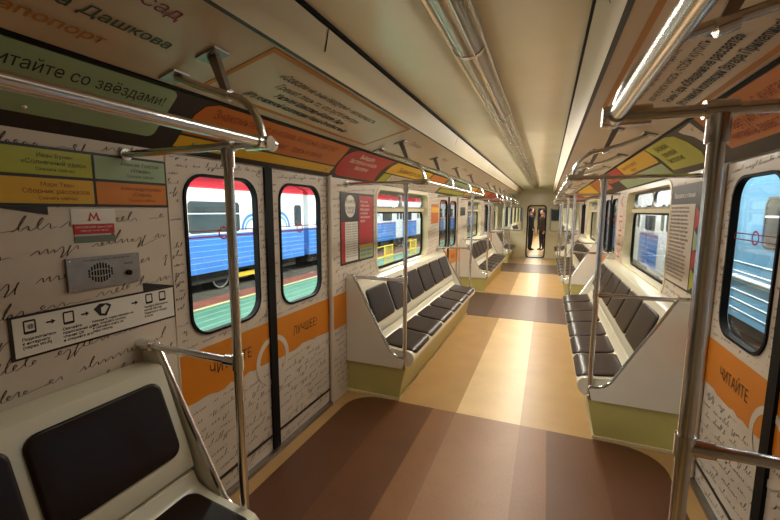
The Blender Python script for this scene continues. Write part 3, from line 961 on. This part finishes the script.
for sd, y, tx, lb in ((-1, 3.25, 'Пушкин', 'small red lettering on the left cove panel past the quotation'), (-1, 4.3, 'Чехов', 'small red lettering on the left cove panel over the window'),
                      (-1, 5.4, 'Толстой', 'small red lettering on the left cove panel, farthest along'), (1, 2.95, 'Читайте', 'small red lettering on the right cove panel past the quotation'),
                      (1, 4.2, 'книги', 'small red lettering on the right cove panel over the window')):
    o = link('names_print', join_meshes('names_print', [text_mesh(tx, 0.075, U(sd, y) - 0.1, 0.30, 0.002)]), TXTD, None, FP[sd])
    tag(o, lb, 'lettering')

# ------------------------------------------------------------------ things on the near left wall
F = FL[-1]
nb = thing('notice_board', 'four colour notice board with book titles on the near left wall', 'notice board', (-W, 0.98, 1.66))
plate('board', [rect(0.668, 1.660, 1.300, 1.866)], 0.0, 0.006, DARK, nb, F)
cells = [(0.676, 1.768, 0.984, 1.856, LIME, ('Иван Бунин', '«Солнечный удар»', 'Скачать сейчас'), TXT), (0.994, 1.768, 1.291, 1.856, SAGE, ('Алексей Толстой', '«Упырь»', 'Скачать сейчас'), TXT),
         (0.676, 1.670, 0.984, 1.757, GOLD, ('Марк Твен', 'Сборник рассказов', 'Скачать сейчас'), TXTD), (0.994, 1.670, 1.291, 1.757, ORANGE, ('Александр Куприн', '«Олеся»', 'Скачать сейчас'), TXTD)]
for a, b, c, d, m_, tx, tm in cells:
    cp = plate('colour_field', [rect(a, b, c, d)], 0.006, 0.0075, m_, nb, F)
    xc = (a + c) / 2 + 0.035
    lettering([(tx[0], 0.020, xc, d - 0.028), (tx[1], 0.022, xc, d - 0.052), (tx[2], 0.016, xc, d - 0.074)], tm, cp, F, n=0.0082, align='CENTER')
fo = plate('folded_corner', [[(0.668, 1.659), (0.83, 1.659), (0.83, 1.630)]], 0.0015, 0.003, DARK, nb, F)
# metro sticker
stx = thing('sticker', 'small white and red metro sticker under the notice board', 'sticker', (-W, 0.98, 1.53))
plate('white_field', [rect(0.900, 1.594, 1.060, 1.652)], 0.001, 0.003, WHITEP, stx, F)
plate('red_field', [rect(0.905, 1.556, 1.052, 1.594)], 0.001, 0.003, REDP, stx, F)
plate('grey_field', [rect(0.905, 1.524, 1.054, 1.549)], 0.001, 0.003, GREY, stx, F)
mm = [(0, 0), (0.012, 0), (0.012, 0.004), (0.008, 0.004), (0.013, 0.022), (0.0225, 0.004), (0.032, 0.022), (0.037, 0.004), (0.033, 0.004), (0.033, 0), (0.045, 0), (0.045, 0.004), (0.042, 0.004),
      (0.034, 0.034), (0.0225, 0.013), (0.011, 0.034), (0.003, 0.004), (0, 0.004)]
plate('metro_emblem', [[(0.955 + x, 1.606 + y) for x, y in mm]], 0.003, 0.0042, REDP, stx, F)
lettering([('московский транспорт', 0.012, 0.978, 1.579), ('горячая линия метро', 0.010, 0.978, 1.566)], TXTW, stx, F, n=0.0036, align='CENTER')
# intercom
ic = thing('intercom', 'brushed metal intercom plate with slotted speaker on the near left wall', 'intercom', (-W, 1.0, 1.34))
plate('face_plate', [rect(0.865, 1.344, 1.139, 1.468)], 0.0, 0.012, STEEL, ic, F)
m = MB()
for i in range(9):
    hh = (0.016, 0.028, 0.036, 0.040, 0.042, 0.040, 0.036, 0.028, 0.016)[i]
    x = 0.935 + i * 0.0105
    for seg in (-1, 0, 1):
        m.box(x, 1.404 + seg * hh * 0.66 - hh * 0.27, 0.0118, x + 0.006, 1.404 + seg * hh * 0.66 + hh * 0.27, 0.0128)
m.build('speaker_slot', BLACK, ic, F)
m = MB(); m.tube([(1.088, 1.388, 0.011), (1.088, 1.388, 0.022)], 0.011, 16); m.build('call_button', BLACK, ic, F)
m = MB()
for x, z in ((0.875, 1.354), (1.129, 1.354), (0.875, 1.458), (1.129, 1.458)): m.tube([(x, z, 0.011), (x, z, 0.0135)], 0.004, 8)
m.build('screw', CHROME, ic, F)
lettering([('Экстренная связь с машинистом', 0.011, 0.92, 1.452), ('Вызов', 0.012, 1.072, 1.424)], TXT, ic, F, n=0.0125)
# instruction banner
bn = thing('instruction_banner', 'black framed instruction banner with tablets and arrows below the intercom', 'sign', (-W, 0.99, 1.14))
plate('backing', [rect(0.684, 1.142, 1.303, 1.294)], 0.001, 0.004, DARK, bn, F)
plate('white_field', [rect(0.694, 1.150, 1.295, 1.286)], 0.004, 0.005, WHITEP, bn, F)
plate('folded_corner', [[(1.155, 1.294), (1.155, 1.330), (1.300, 1.295)]], 0.001, 0.003, DARK, bn, F)


def tablet(x, z, w, h, name='tablet_icon'):
    plate(name, [rrect(x, z, x + w, z + h, 0.005), rect(x + 0.004, z + 0.009, x + w - 0.004, z + h - 0.006)], 0.005, 0.006, TXT, bn, F)


tablet(0.722, 1.226, 0.036, 0.048); tablet(0.840, 1.228, 0.036, 0.048); tablet(1.158, 1.235, 0.032, 0.044); tablet(1.222, 1.235, 0.032, 0.044)
plate('fold_icon', [[(0.945, 1.262), (0.968, 1.280), (0.998, 1.276), (1.012, 1.266), (0.990, 1.226), (0.965, 1.232)], [(0.972, 1.262), (0.990, 1.272), (1.003, 1.262), (0.985, 1.236), (0.972, 1.240)]], 0.005, 0.006, TXT, bn, F)


def arrow(x, z):
    plate('arrow_icon', [[(x, z - 0.003), (x + 0.016, z - 0.003), (x + 0.016, z - 0.009), (x + 0.028, z), (x + 0.016, z + 0.009), (x + 0.016, z + 0.003), (x, z + 0.003)]], 0.005, 0.006, TXT, bn, F)


for x in (0.788, 0.900, 1.095): arrow(x, 1.252)
lettering([('Подключитесь', 0.014, 0.715, 1.204), ('к интернету', 0.014, 0.715, 1.190), ('(через Wi-Fi)', 0.014, 0.715, 1.176), ('@', 0.018, 0.733, 1.246),
           ('Скачайте', 0.014, 0.835, 1.208), ('приложение для', 0.014, 0.835, 1.194), ('чтения QR', 0.014, 0.835, 1.180), ('и откройте его', 0.014, 0.835, 1.166),
           ('Наведите экран камеры на', 0.0125, 0.935, 1.210), ('код, откройте ссылку', 0.0125, 0.935, 1.197), ('и скачайте книгу за', 0.0125, 0.935, 1.184), ('пару секунд', 0.0125, 0.935, 1.171),
           ('Читайте бесплатно', 0.0125, 1.148, 1.218), ('целый QR год', 0.0125, 1.148, 1.205), ('Приятного чтения', 0.0125, 1.148, 1.190), ('в пути', 0.0125, 1.148, 1.177)],
          TXT, bn, F, n=0.0056, bold=0.0003)

# left poster
ps = thing('poster', 'red and dark poster with an oval emblem beside the left window', 'poster', (-W, 3.26, 1.17))
plate('backing', [rect(2.92, 1.172, 3.605, 1.805)], 0.001, 0.005, DARK, ps, F)
plate('red_field', [rect(3.275, 1.330, 3.58, 1.785)], 0.005, 0.006, REDP, ps, F)
plate('red_margin', [rect(2.935, 1.19, 3.01, 1.55)], 0.005, 0.006, REDP, ps, F)
plate('text_page', [rect(3.0, 1.195, 3.245, 1.548)], 0.006, 0.0075, WHITEP, ps, F)
plate('green_field', [rect(3.285, 1.19, 3.58, 1.300)], 0.005, 0.006, SAGE, ps, F)
plate('gold_line', [rect(3.275, 1.303, 3.58, 1.326)], 0.005, 0.006, GOLD, ps, F)
plate('oval_emblem', [[(x, z) for x, z in circle(3.10, 1.685, 0.098)]], 0.005, 0.0065, WHITEP, ps, F)
lettering([('Книги', 0.06, 3.10, 1.71), ('в метро', 0.05, 3.10, 1.655), ('Читай!', 0.045, 3.10, 1.62)], TXTG, ps, F, n=0.0072, align='CENTER')
lettering([(t_, 0.034, 3.30, 1.72 - k * 0.036) for k, t_ in enumerate(('Мы хотим,', 'чтобы книга', 'была рядом', 'с каждым', 'пассажиром', 'метро'))], TXTW, ps, F, n=0.0066)
lettering([('Поезд книг отправляется', 0.019, 3.012, 1.52 - k * 0.022) for k in range(14)], TXT, ps, F, n=0.0080)
lettering([('читать легко', 0.04, 3.30, 1.255 - k * 0.04) for k in range(2)], TXT, ps, F, n=0.0066)

# right poster
F = FL[1]
ps = thing('poster', 'pale printed sheet with dense text behind the large right pole', 'poster', (W, 3.35, 1.12))
plate('backing', [rect(-3.66, 1.112, -2.95, 1.84)], 0.001, 0.004, DARK, ps, F)
plate('text_page', [rect(-3.655, 1.125, -3.12, 1.70)], 0.004, 0.0055, PAPER, ps, F)
for k, (c_, y0_, z0_) in enumerate(((REDP, -3.10, 1.60), (SAGE, -3.10, 1.45), (REDP, -3.10, 1.33), (LIME, -3.10, 1.20))):
    plate('colour_flag', [[(y0_, z0_ - 0.07), (y0_ + 0.14, z0_), (y0_, z0_ + 0.08)]], 0.004, 0.0055, c_, ps, F)
lettering([('Писатели о чтении', 0.05, -3.60, 1.745)], TXTW, ps, F, n=0.0046)
rnd = random.Random(4)
wds = 'книга чтение слово любовь время дорога город человек жизнь вечер письмо мечта'.split()
lettering([(' '.join(rnd.choice(wds) for _ in range(5)), 0.026, -3.64, 1.668 - k * 0.028) for k in range(19)], INK, ps, F, n=0.006, sx=0.92, bold=0.0006)
# red letters on the right wall before the middle doors
ps = thing('poster', 'tall paper strip with large red letters between right window and middle doors', 'poster', (W, 5.95, 1.0))
plate('paper_field', [rect(-6.17, 0.97, -5.70, 1.86)], 0.0015, 0.003, PAPER, ps, F)
lettering([('КНИГА', 0.30, -5.78, 1.02)], REDP, ps, F, n=0.0034, ang=math.pi / 2, sx=0.82)
ps = thing('poster', 'small orange and gold poster on left wall before the middle doors', 'poster', (-W, 5.9, 1.0))
plate('paper_field', [rect(5.72, 1.45, 6.15, 1.75)], 0.0015, 0.003, ORANGE2, ps, FL[-1])
plate('gold_field', [rect(5.72, 1.62, 6.15, 1.70)], 0.003, 0.0042, GOLD, ps, FL[-1])
ps = thing('poster', 'dark notice on left wall just beyond the middle doors', 'poster', (-W, 8.1, 1.6))
plate('dark_field', [rect(7.85, 1.55, 8.35, 1.72)], 0.0015, 0.003, DARK, ps, FL[-1])

# ------------------------------------------------------------------ people in the next carriage
SKIN = mat('skin', srgb(196, 150, 122), 0.5)


def person(label, loc, rz, coat, trousers, hair, arms, H=1.72):
    t = thing('person', label, 'person', loc, rz)
    k = H / 1.72
    V = [(0, 0, 0.93), (0, 0, 1.08), (0, 0.01, 1.26), (0, 0, 1.42), (0, 0, 1.50), (0, -0.01, 1.56)]
    Rr = [(0.175, 0.135), (0.165, 0.125), (0.185, 0.135), (0.14, 0.10), (0.055, 0.055), (0.055, 0.055)]
    E = [(0, 1), (1, 2), (2, 3), (3, 4), (4, 5)]

    def add(pts, rs, root):
        prev = root
        for p, r in zip(pts, rs):
            V.append(p); Rr.append((r, r)); E.append((prev, len(V) - 1)); prev = len(V) - 1
        return prev
    for s in (-1, 1):
        add([(s * 0.09, 0, 0.86), (s * 0.10, -0.01, 0.48), (s * 0.10, 0.02, 0.10), (s * 0.105, -0.03, 0.045), (s * 0.11, -0.14, 0.035)], [0.095, 0.062, 0.045, 0.042, 0.032], 0)
        a = arms[0 if s < 0 else 1]
        w = add([(s * 0.17, 0, 1.40)] + a, [0.06, 0.042, 0.030], 3)
        wp = Vector(a[-1]); d = (wp - Vector(a[-2])).normalized()
        side = d.cross(Vector((0, 1, 0))).normalized() if abs(d.y) < 0.9 else Vector((1, 0, 0))
        pm = add([wp + d * 0.07], [0.026], w)
        for f in range(4):
            b_ = wp + d * 0.085 + side * (f - 1.5) * 0.020
            add([b_ + d * 0.035, b_ + d * (0.065 + 0.008 * (f in (1, 2))) + Vector((0, -0.012, 0))], [0.009, 0.008], pm)
        add([wp + d * 0.05 + side * 0.045, wp + d * 0.085 + side * 0.055], [0.011, 0.009], w)
    me = bpy.data.meshes.new('body')
    me.from_pydata([tuple(Vector(v) * k) for v in V], E, [])
    o = bpy.data.objects.new('tmp', me); COL.objects.link(o)
    md = o.modifiers.new('s', 'SKIN'); md.use_smooth_shade = True
    for i, sv in enumerate(me.skin_vertices[0].data):
        sv.radius = (Rr[i][0] * k, Rr[i][1] * k); sv.use_root = (i == 0)
    sb = o.modifiers.new('ss', 'SUBSURF'); sb.levels = 1; sb.render_levels = 1
    bpy.context.view_layer.update()
    m2 = bpy.data.meshes.new_from_object(o.evaluated_get(bpy.context.evaluated_depsgraph_get()))
    bpy.data.objects.remove(o)
    m2.name = 'body'
    m2.materials.clear()
    for m_ in (SKIN, coat, trousers, BLACK): m2.materials.append(m_)
    for p in m2.polygons:
        z = p.center.z / k
        hand = any((p.center - Vector(a[-1]) * k).length < 0.0 for a in arms)
        far = min((p.center - Vector(a[-1]) * k - (Vector(a[-1]) - Vector(a[-2])).normalized() * 0.10 * k).length for a in arms)
        p.material_index = 0 if (z > 1.49 or far < 0.095) else (3 if z < 0.08 else (2 if z < 0.84 else 1))
    b_ = link('body', m2, [], t, mat_of(t))
    m = MB()
    hz = 1.635 * k
    m.ellipsoid((0, -0.01, hz), (0.076, 0.095, 0.115), 0, 20, 14)
    m.ellipsoid((0, -0.105, hz - 0.015), (0.012, 0.018, 0.024))
    for s in (-1, 1):
        m.ellipsoid((s * 0.078, 0.0, hz - 0.01), (0.010, 0.018, 0.030))
    hd = m.build('head', SKIN, t, mat_of(t))
    m = MB()
    for s in (-1, 1): m.ellipsoid((s * 0.030, -0.094, hz + 0.005), (0.011, 0.006, 0.006))
    m.ellipsoid((0, -0.098, hz - 0.058), (0.024, 0.006, 0.005))
    m.build('eyes_and_mouth', DARK, hd, mat_of(t))
    m = MB(); m.ellipsoid((0, 0.012, hz + 0.028), (0.086, 0.100, 0.102), 0, 18, 12)
    m.build('hair', hair, t, mat_of(t))
    return t


COATB = mat('black_coat_cloth', srgb(26, 26, 30), 0.8)
COATR = mat('brown_coat_cloth', srgb(66, 52, 40), 0.8)
JEAN = mat('dark_trousers_cloth', srgb(28, 28, 36), 0.8)
HAIR = mat('dark_hair', srgb(30, 22, 18), 0.7)
person('person in a black coat standing on the left of the end doorway', (-0.26, 17.4, 0), R(70), COATB, JEAN, HAIR,
       ([(-0.23, -0.02, 1.13), (-0.17, -0.14, 0.93)], [(0.23, 0.02, 1.13), (0.22, -0.06, 0.88)]), 1.72)
person('person in a brown jacket standing on the right of the end doorway', (0.19, 17.6, 0), R(-60), COATR, JEAN, HAIR,
       ([(-0.22, 0.01, 1.13), (-0.23, -0.03, 0.88)], [(0.22, 0.01, 1.13), (0.23, -0.03, 0.88)]), 1.66)

# ------------------------------------------------------------------ gangway and next carriage
gw = thing('gangway', 'dark rubber gangway between the two carriages', 'gangway', (0, 14.9, 0), kind='structure')
m = MB()
m.box(-0.62, 14.66, -0.05, 0.62, 15.35, 0.01); m.box(-0.62, 14.66, 1.9, 0.62, 15.35, 1.95)
for s in (-1, 1): m.box(min(s * 0.46, s * 0.50), 14.66, 0.0, max(s * 0.46, s * 0.50), 15.35, 1.9)
m.build('bellows', STEEL, gw)
nc = thing('next_carriage', 'next carriage seen through the end doorway with bright windows', 'carriage', (0, 15.4, 0), kind='structure')
m = MB(); m.box(-1.3, 15.4, -0.05, 1.3, 30, 0.0); m.build('carriage_floor', TAN, nc)
m = MB(); m.box(-1.3, 15.4, 2.25, 1.3, 30, 2.3); m.build('carriage_ceiling', CEIL, nc)
EX2 = frame((1, 0, 0), (0, 0, 1), (0, 15.42, 0))
plate('carriage_end_wall', [rect(-1.28, 0, 1.28, 2.25), dl, wl1, wl2], -0.04, 0.0, CREAM, nc, EX2)
EX3 = frame((1, 0, 0), (0, 0, 1), (0, 30.0, 0))
plate('carriage_far_wall', [rect(-1.28, 0, 1.28, 2.25), dl, wl1, wl2], -0.04, 0.0, CREAM, nc, EX3)
for sd in (-1, 1):
    ho = []
    for y in (17.0, 19.4, 21.8, 24.2, 26.6):
        q = box_uv(sd, y, y + 1.7, 0.95, 1.85); ho.append(rrect(*q, 0.12))
    q = box_uv(sd, 15.4, 30, 0.0, 2.25)
    plate('carriage_side_wall', [rect(*q)] + ho, -0.04, 0.0, CREAM, nc, FL[sd])
nb2 = bpy.data.objects.new('tmpx', None)
bpy.data.objects.remove(nb2)
copy_tree(b0, BM(-1, 20.2), 'left bench in the next carriage behind the standing people')
copy_tree(b0, BM(1, 20.2), 'right bench in the next carriage behind the standing people')

# ------------------------------------------------------------------ outside: depot hall
GRN = mat('green_depot_floor', srgb(96, 148, 118), 0.35, noise=0.15, scale=1.2)
RST = mat('red_depot_strip', srgb(150, 88, 70), 0.5, noise=0.15, scale=2)
YEL = mat('yellow_paint', srgb(236, 200, 60), 0.4)
YLINE = mat('pale_yellow_line', srgb(230, 215, 150), 0.5)
CONC = mat('pit_concrete', srgb(96, 92, 84), 0.8, noise=0.25, scale=1.5)
HALL = mat('hall_cladding', srgb(196, 196, 190), 0.7, noise=0.2, scale=0.8)
TR_RED = mat('train_red_paint', srgb(196, 44, 62), 0.3, noise=0.08, scale=1)
TR_WHT = mat('train_white_paint', srgb(232, 236, 242), 0.3, noise=0.05, scale=1)
TR_BLU = mat('train_blue_paint', srgb(70, 130, 214), 0.3, noise=0.08, scale=1)
TR_SKY = mat('train_pale_blue_paint', srgb(104, 162, 200), 0.3, noise=0.08, scale=1)
RIBB = mat('train_blue_rib_paint', srgb(128, 176, 232), 0.3)
RIBS = mat('train_pale_rib_paint', srgb(190, 212, 224), 0.3)
TR_NAVY = mat('train_navy_paint', srgb(54, 84, 150), 0.35)
TYRE = mat('wheel_tyre_steel', (0.6, 0.6, 0.6, 1), 0.35, 0.8)
UNDER = mat('underframe_grime', srgb(44, 42, 40), 0.7, noise=0.4, scale=3, bump=0.3)
DKGL = mat('dark_train_glass', srgb(52, 64, 74), 0.08, coat=0.5)
TUBEL = mat('fluorescent_tube', (1, 0.97, 0.9, 1), 0.5, emit=6.0)

m = MB(); m.box(-40, -10, -1.3, 40, 80, -1.24)
tag(m.build('ground', CONC), 'grey concrete depot ground beneath the tracks', 'ground', kind='structure')
m = MB(); m.box(-8.75, -10, -1.24, -2.2, 80, -1.2)
wk = tag(m.build('walkway', GRN), 'green painted walkway outside the left windows', 'walkway', kind='structure')
m = MB(); m.box(-8.90, -10, -1.24, -8.75, 80, -1.198); m.build('yellow_line', YLINE, wk)
m = MB(); m.box(-9.7, -10, -1.24, -8.90, 80, -1.2); m.build('red_strip', RST, wk)
m = MB()
for i in range(16): m.box(-8.5 + 0.4 * i, -10, -1.2, -8.46 + 0.4 * i, 80, -1.199)
m.build('floor_streak', mat('pale_streak', srgb(150, 200, 170), 0.4), wk)
m = MB(); m.box(1.9, -10, -1.24, 3.3, 80, -1.2)
tag(m.build('walkway', CONC), 'narrow grey walkway between the carriage and the right hand train', 'walkway', kind='structure')
hw = thing('depot_hall', 'pale clad depot hall with roof beams over the tracks', 'hall', (0, 30, 0), kind='structure')
m = MB(); m.box(-30.2, -10, -1.3, -30, 80, 7.5); m.build('hall_wall', HALL, hw)
m = MB(); m.box(12, -10, -1.3, 12.2, 80, 7.5); m.build('hall_wall', HALL, hw)
m = MB(); m.box(-30, 80, -1.3, 12, 80.2, 7.5); m.build('hall_wall', HALL, hw)
m = MB(); m.box(-30, -10, 7.5, 12, 80, 7.6); m.build('hall_roof', HALL, hw)
m = MB()
for y in range(-8, 80, 4):
    m.box(-30, y, 5.6, 12, y + 0.12, 5.75); m.box(-30, y, 6.9, 12, y + 0.12, 7.05)
    for x in range(-30, 12, 2):
        m.tube([(x, y + 0.06, 5.7), (x + 1, y + 0.06, 6.95), (x + 2, y + 0.06, 5.7)], 0.05, 5)
m.build('roof_truss', STEEL, hw)
ORD = 'first second third fourth fifth sixth seventh eighth'.split()
for ri, xx in enumerate((-18, -12.5, -6.2)):
    for yi, y in enumerate(range(2, 52, 7)):
        f_ = thing('hall_lamp', 'fluorescent depot lamp, %s along the %s row left of the carriage' % (ORD[yi], ('farthest', 'middle', 'nearest')[ri]), 'lamp', (xx, y, 5.3), group='fluorescent lamps hung in the depot hall')
        m = MB(); m.prism([(xx - 0.16, 5.36), (xx + 0.16, 5.36), (xx + 0.06, 5.46), (xx - 0.06, 5.46)], y - 1.2, y + 1.2); m.build('reflector', TR_WHT, f_)
        m = MB(); m.tube([(xx, y - 1.15, 5.33), (xx, y + 1.15, 5.33)], 0.045, 8); m.build('tube', TUBEL, f_)


def train(xs, face, y0, y1, mats3, label, group, wins, doors_, arcs=(), navy=()):
    """xs = x of the side that faces our carriage; face=+1 when that side looks to +X"""
    roof, upper, lower = mats3
    t = thing('train_carriage', label, 'train carriage', (xs - face * 1.35, (y0 + y1) / 2, -1.2), group=group)
    xb = xs - face * 2.7
    a, b = sorted((xs, xb))
    m = MB(); m.box(a, y0, 0.82, b, y1, 2.36); m.build('upper_body', upper, t)
    m = MB(); m.box(a, y0, -0.47, b, y1, 0.82)
    m.build('lower_body', lower, t)
    m = MB()
    for k in range(6):
        z = -0.30 + k * 0.19
        m.tube([(xs + face * 0.004, y0 + 0.05, z), (xs + face * 0.004, y1 - 0.05, z)], 0.014, 6)
    m.build('side_ribs', RIBB if lower is not TR_SKY else RIBS, t)
    m = MB()
    xm = (a + b) / 2
    pr = [(a - 0.02, 2.36)] + [(xm - 1.37 * math.cos(R(d)), 2.36 + 0.5 * math.sin(R(d))) for d in range(10, 171, 16)] + [(b + 0.02, 2.36)]
    m.prism(pr, y0, y1, smooth=True); m.build('roof', roof, t)
    Mx = frame((0, 1 if face > 0 else -1, 0), (0, 0, 1), (xs, 0, 0))
    sgn = 1 if face > 0 else -1
    for (wa, wb, za, zb) in wins:
        u0, u1 = sorted((sgn * wa, sgn * wb))
        w = plate('window', [rrect(u0, za, u1, zb, 0.14)], 0.002, 0.012, DKGL, t, Mx)
        plate('window_surround', [rrect(u0 - 0.04, za - 0.04, u1 + 0.04, zb + 0.04, 0.17), rrect(u0, za, u1, zb, 0.14)], 0.002, 0.02, TR_WHT if upper is TR_WHT else STEEL, w, Mx)
        if wb - wa > 0.9:
            plate('window_bar', [rect(u0, za + (zb - za) * 0.6, u1, za + (zb - za) * 0.6 + 0.04)], 0.012, 0.018, TR_WHT, w, Mx)
    for (da, db) in doors_:
        u0, u1 = sorted((sgn * da, sgn * db))
        d_ = plate('train_door', [rect(u0, -0.40, u1, 2.2), rrect(u0 + 0.12, 0.98, (u0 + u1) / 2 - 0.1, 1.88, 0.12), rrect((u0 + u1) / 2 + 0.1, 0.98, u1 - 0.12, 1.88, 0.12)], 0.0, 0.03, lower if lower is TR_SKY else upper, t, Mx)
        plate('door_window', [rrect(u0 + 0.12, 0.98, (u0 + u1) / 2 - 0.1, 1.88, 0.12)], 0.005, 0.02, DKGL, d_, Mx)
        plate('door_window', [rrect((u0 + u1) / 2 + 0.1, 0.98, u1 - 0.12, 1.88, 0.12)], 0.005, 0.02, DKGL, d_, Mx)
    for (ya, za, r) in arcs:
        for rr, mm_ in ((r, TR_BLU), (r * 0.72, TR_SKY)):
            u_ = sgn * ya
            plate('arc_print', [circle(u_, za, rr, 24, 0, 180) + circle(u_, za, rr * 0.82, 24, 180, 0)], 0.002, 0.006, mm_, t, Mx)
    if upper is TR_WHT:
        plate('pink_line', [rect(min(sgn * y0, sgn * y1) + 0.1, 0.72, max(sgn * y0, sgn * y1) - 0.1, 0.76)], 0.002, 0.02, TXTR, t, Mx)
    m = MB(); m.box(a + 0.3, y0 + 0.3, -0.86, b - 0.3, y1 - 0.3, -0.47)
    for yy in (y0 + 6.4, y0 + 9.0, y0 + 11.4): m.box(a + 0.12, yy, -0.95, b - 0.12, yy + 1.4, -0.5)
    m.build('underframe', UNDER, t)
    for yy in (y0 + 2.6, y0 + 4.7, y1 - 4.7, y1 - 2.6):
        m = MB()
        for x in (xs - face * 0.52, xb + face * 0.52):
            m.tube([(x - 0.06, yy, -0.80), (x + 0.06, yy, -0.80)], 0.39, 24)
            m.tube([(x + face * 0.065, yy, -0.80), (x + face * 0.07, yy, -0.80)], 0.30, 24)
        m.tube([(xs - face * 0.5, yy, -0.80), (xb + face * 0.5, yy, -0.80)], 0.08, 10)
        ws = m.build('wheelset', UNDER, t)
        m = MB()
        for x in (xs - face * 0.45, xb + face * 0.45):
            m.tube([(x, yy + 0.36 * math.cos(R(d)), -0.80 + 0.36 * math.sin(R(d))) for d in range(0, 361, 15)], 0.028, 6, cap=False)
        m.build('tyre', TYRE, ws)
    for yy in (y0 + 3.65, y1 - 3.65):
        m = MB(); m.box(min(xs - face * 0.36, xs - face * 0.44), yy - 1.3, -0.85, max(xs - face * 0.36, xs - face * 0.44), yy + 1.3, -0.68)
        m.box(min(xs - face * 0.3, xs - face * 0.38), yy - 0.25, -0.95, max(xs - face * 0.3, xs - face * 0.38), yy + 0.25, -0.62)
        m.build('bogie_frame', UNDER, t)
        m = MB(); m.box(min(xs - face * 0.28, xs - face * 0.34), yy - 0.35, -0.90, max(xs - face * 0.28, xs - face * 0.34), yy + 0.55, -0.72)
        m.build('yellow_beam', YEL, t)
    return t


def wset(y0):
    return [(y0 + 1.0, y0 + 1.7, 0.92, 1.88), (y0 + 4.2, y0 + 5.8, 0.92, 1.88), (y0 + 9.0, y0 + 10.8, 0.92, 1.88), (y0 + 13.0, y0 + 15.25, 0.87, 1.93), (y0 + 18.6, y0 + 19.15, 0.92, 1.88)]


XL = -10.2
for k, y0 in enumerate((-3.9, 15.85, 35.6, 55.4)):
    train(XL, 1, y0, y0 + 19.35, (TR_RED, TR_WHT, TR_BLU),
          ('red white and blue train carriage straight out of the nearest left door windows', 'red white and blue train carriage coupled behind, seen through the farther door window',
           'red white and blue train carriage seen through the nearest left saloon window', 'last red white and blue train carriage far down the left track')[k],
          'carriages of the red white and blue train', wset(y0), [(y0 + 2.2, y0 + 3.6), (y0 + 6.6, y0 + 8.0), (y0 + 11.6, y0 + 13.0), (y0 + 16.6, y0 + 18.0)] if k else [(2.4, 3.8), (7.2, 8.6)],
          arcs=[(y0 + 15.95, 0.9, 0.62), (y0 + 17.6, 0.9, 0.7)] if k == 0 else [(y0 + 1.4, 0.9, 0.8), (y0 + 8.4, 0.9, 0.5)])
near_train = train(4.0, -1, -7.5, 11.9, (TR_SKY, TR_SKY, TR_SKY), 'pale blue train carriage close outside the nearest right door', 'carriages on the right track',
      [(7.2, 9.0, 1.05, 1.87), (2.0, 3.6, 1.05, 1.87)], [(4.6, 6.0)])
train(4.0, -1, 12.4, 31.8, (TR_RED, TR_WHT, TR_BLU), 'white and blue train carriage outside the nearest right saloon window', 'carriages on the right track', wset(12.4), [(14.6, 16.0), (19.0, 20.4), (24.0, 25.4)])
# white handrail tube low on the pale blue carriage
m = MB(); m.tube([(3.95, -6, 0.36), (3.95, 11.5, 0.36)], 0.045, 8)
m.build('side_pipe', TR_WHT, near_train)

# yellow guard rails on the left walkway
def guard(x, y, label):
    t = thing('guard_rail', label, 'guard rail', (x, y, -1.2), group='yellow guard rails on the walkway')
    m = MB()
    for dz in (0.0, 0.5, 1.0): m.tube([(x, y, -1.15 + dz), (x, y + 2.2, -1.15 + dz)], 0.03, 8)
    m.build('rail_bar', YEL, t)
    for dy in (0, 1.1, 2.2):
        m = MB(); m.tube([(x, y + dy, -1.2), (x, y + dy, -0.12)], 0.035, 8); m.build('post', YEL, t)
    m = MB()
    for q_ in range(6): m.tube([(x, y + 1.2 + q_ * 0.16, -1.15), (x, y + 1.2 + q_ * 0.16, -0.2)], 0.014, 6)
    m.build('baluster', YEL, t)


guard(-7.2, 17.0, 'yellow guard rail on the walkway, nearest of three'); guard(-7.2, 21.0, 'yellow guard rail on the walkway, middle of three'); guard(-7.2, 26.0, 'yellow guard rail on the walkway, farthest of three')
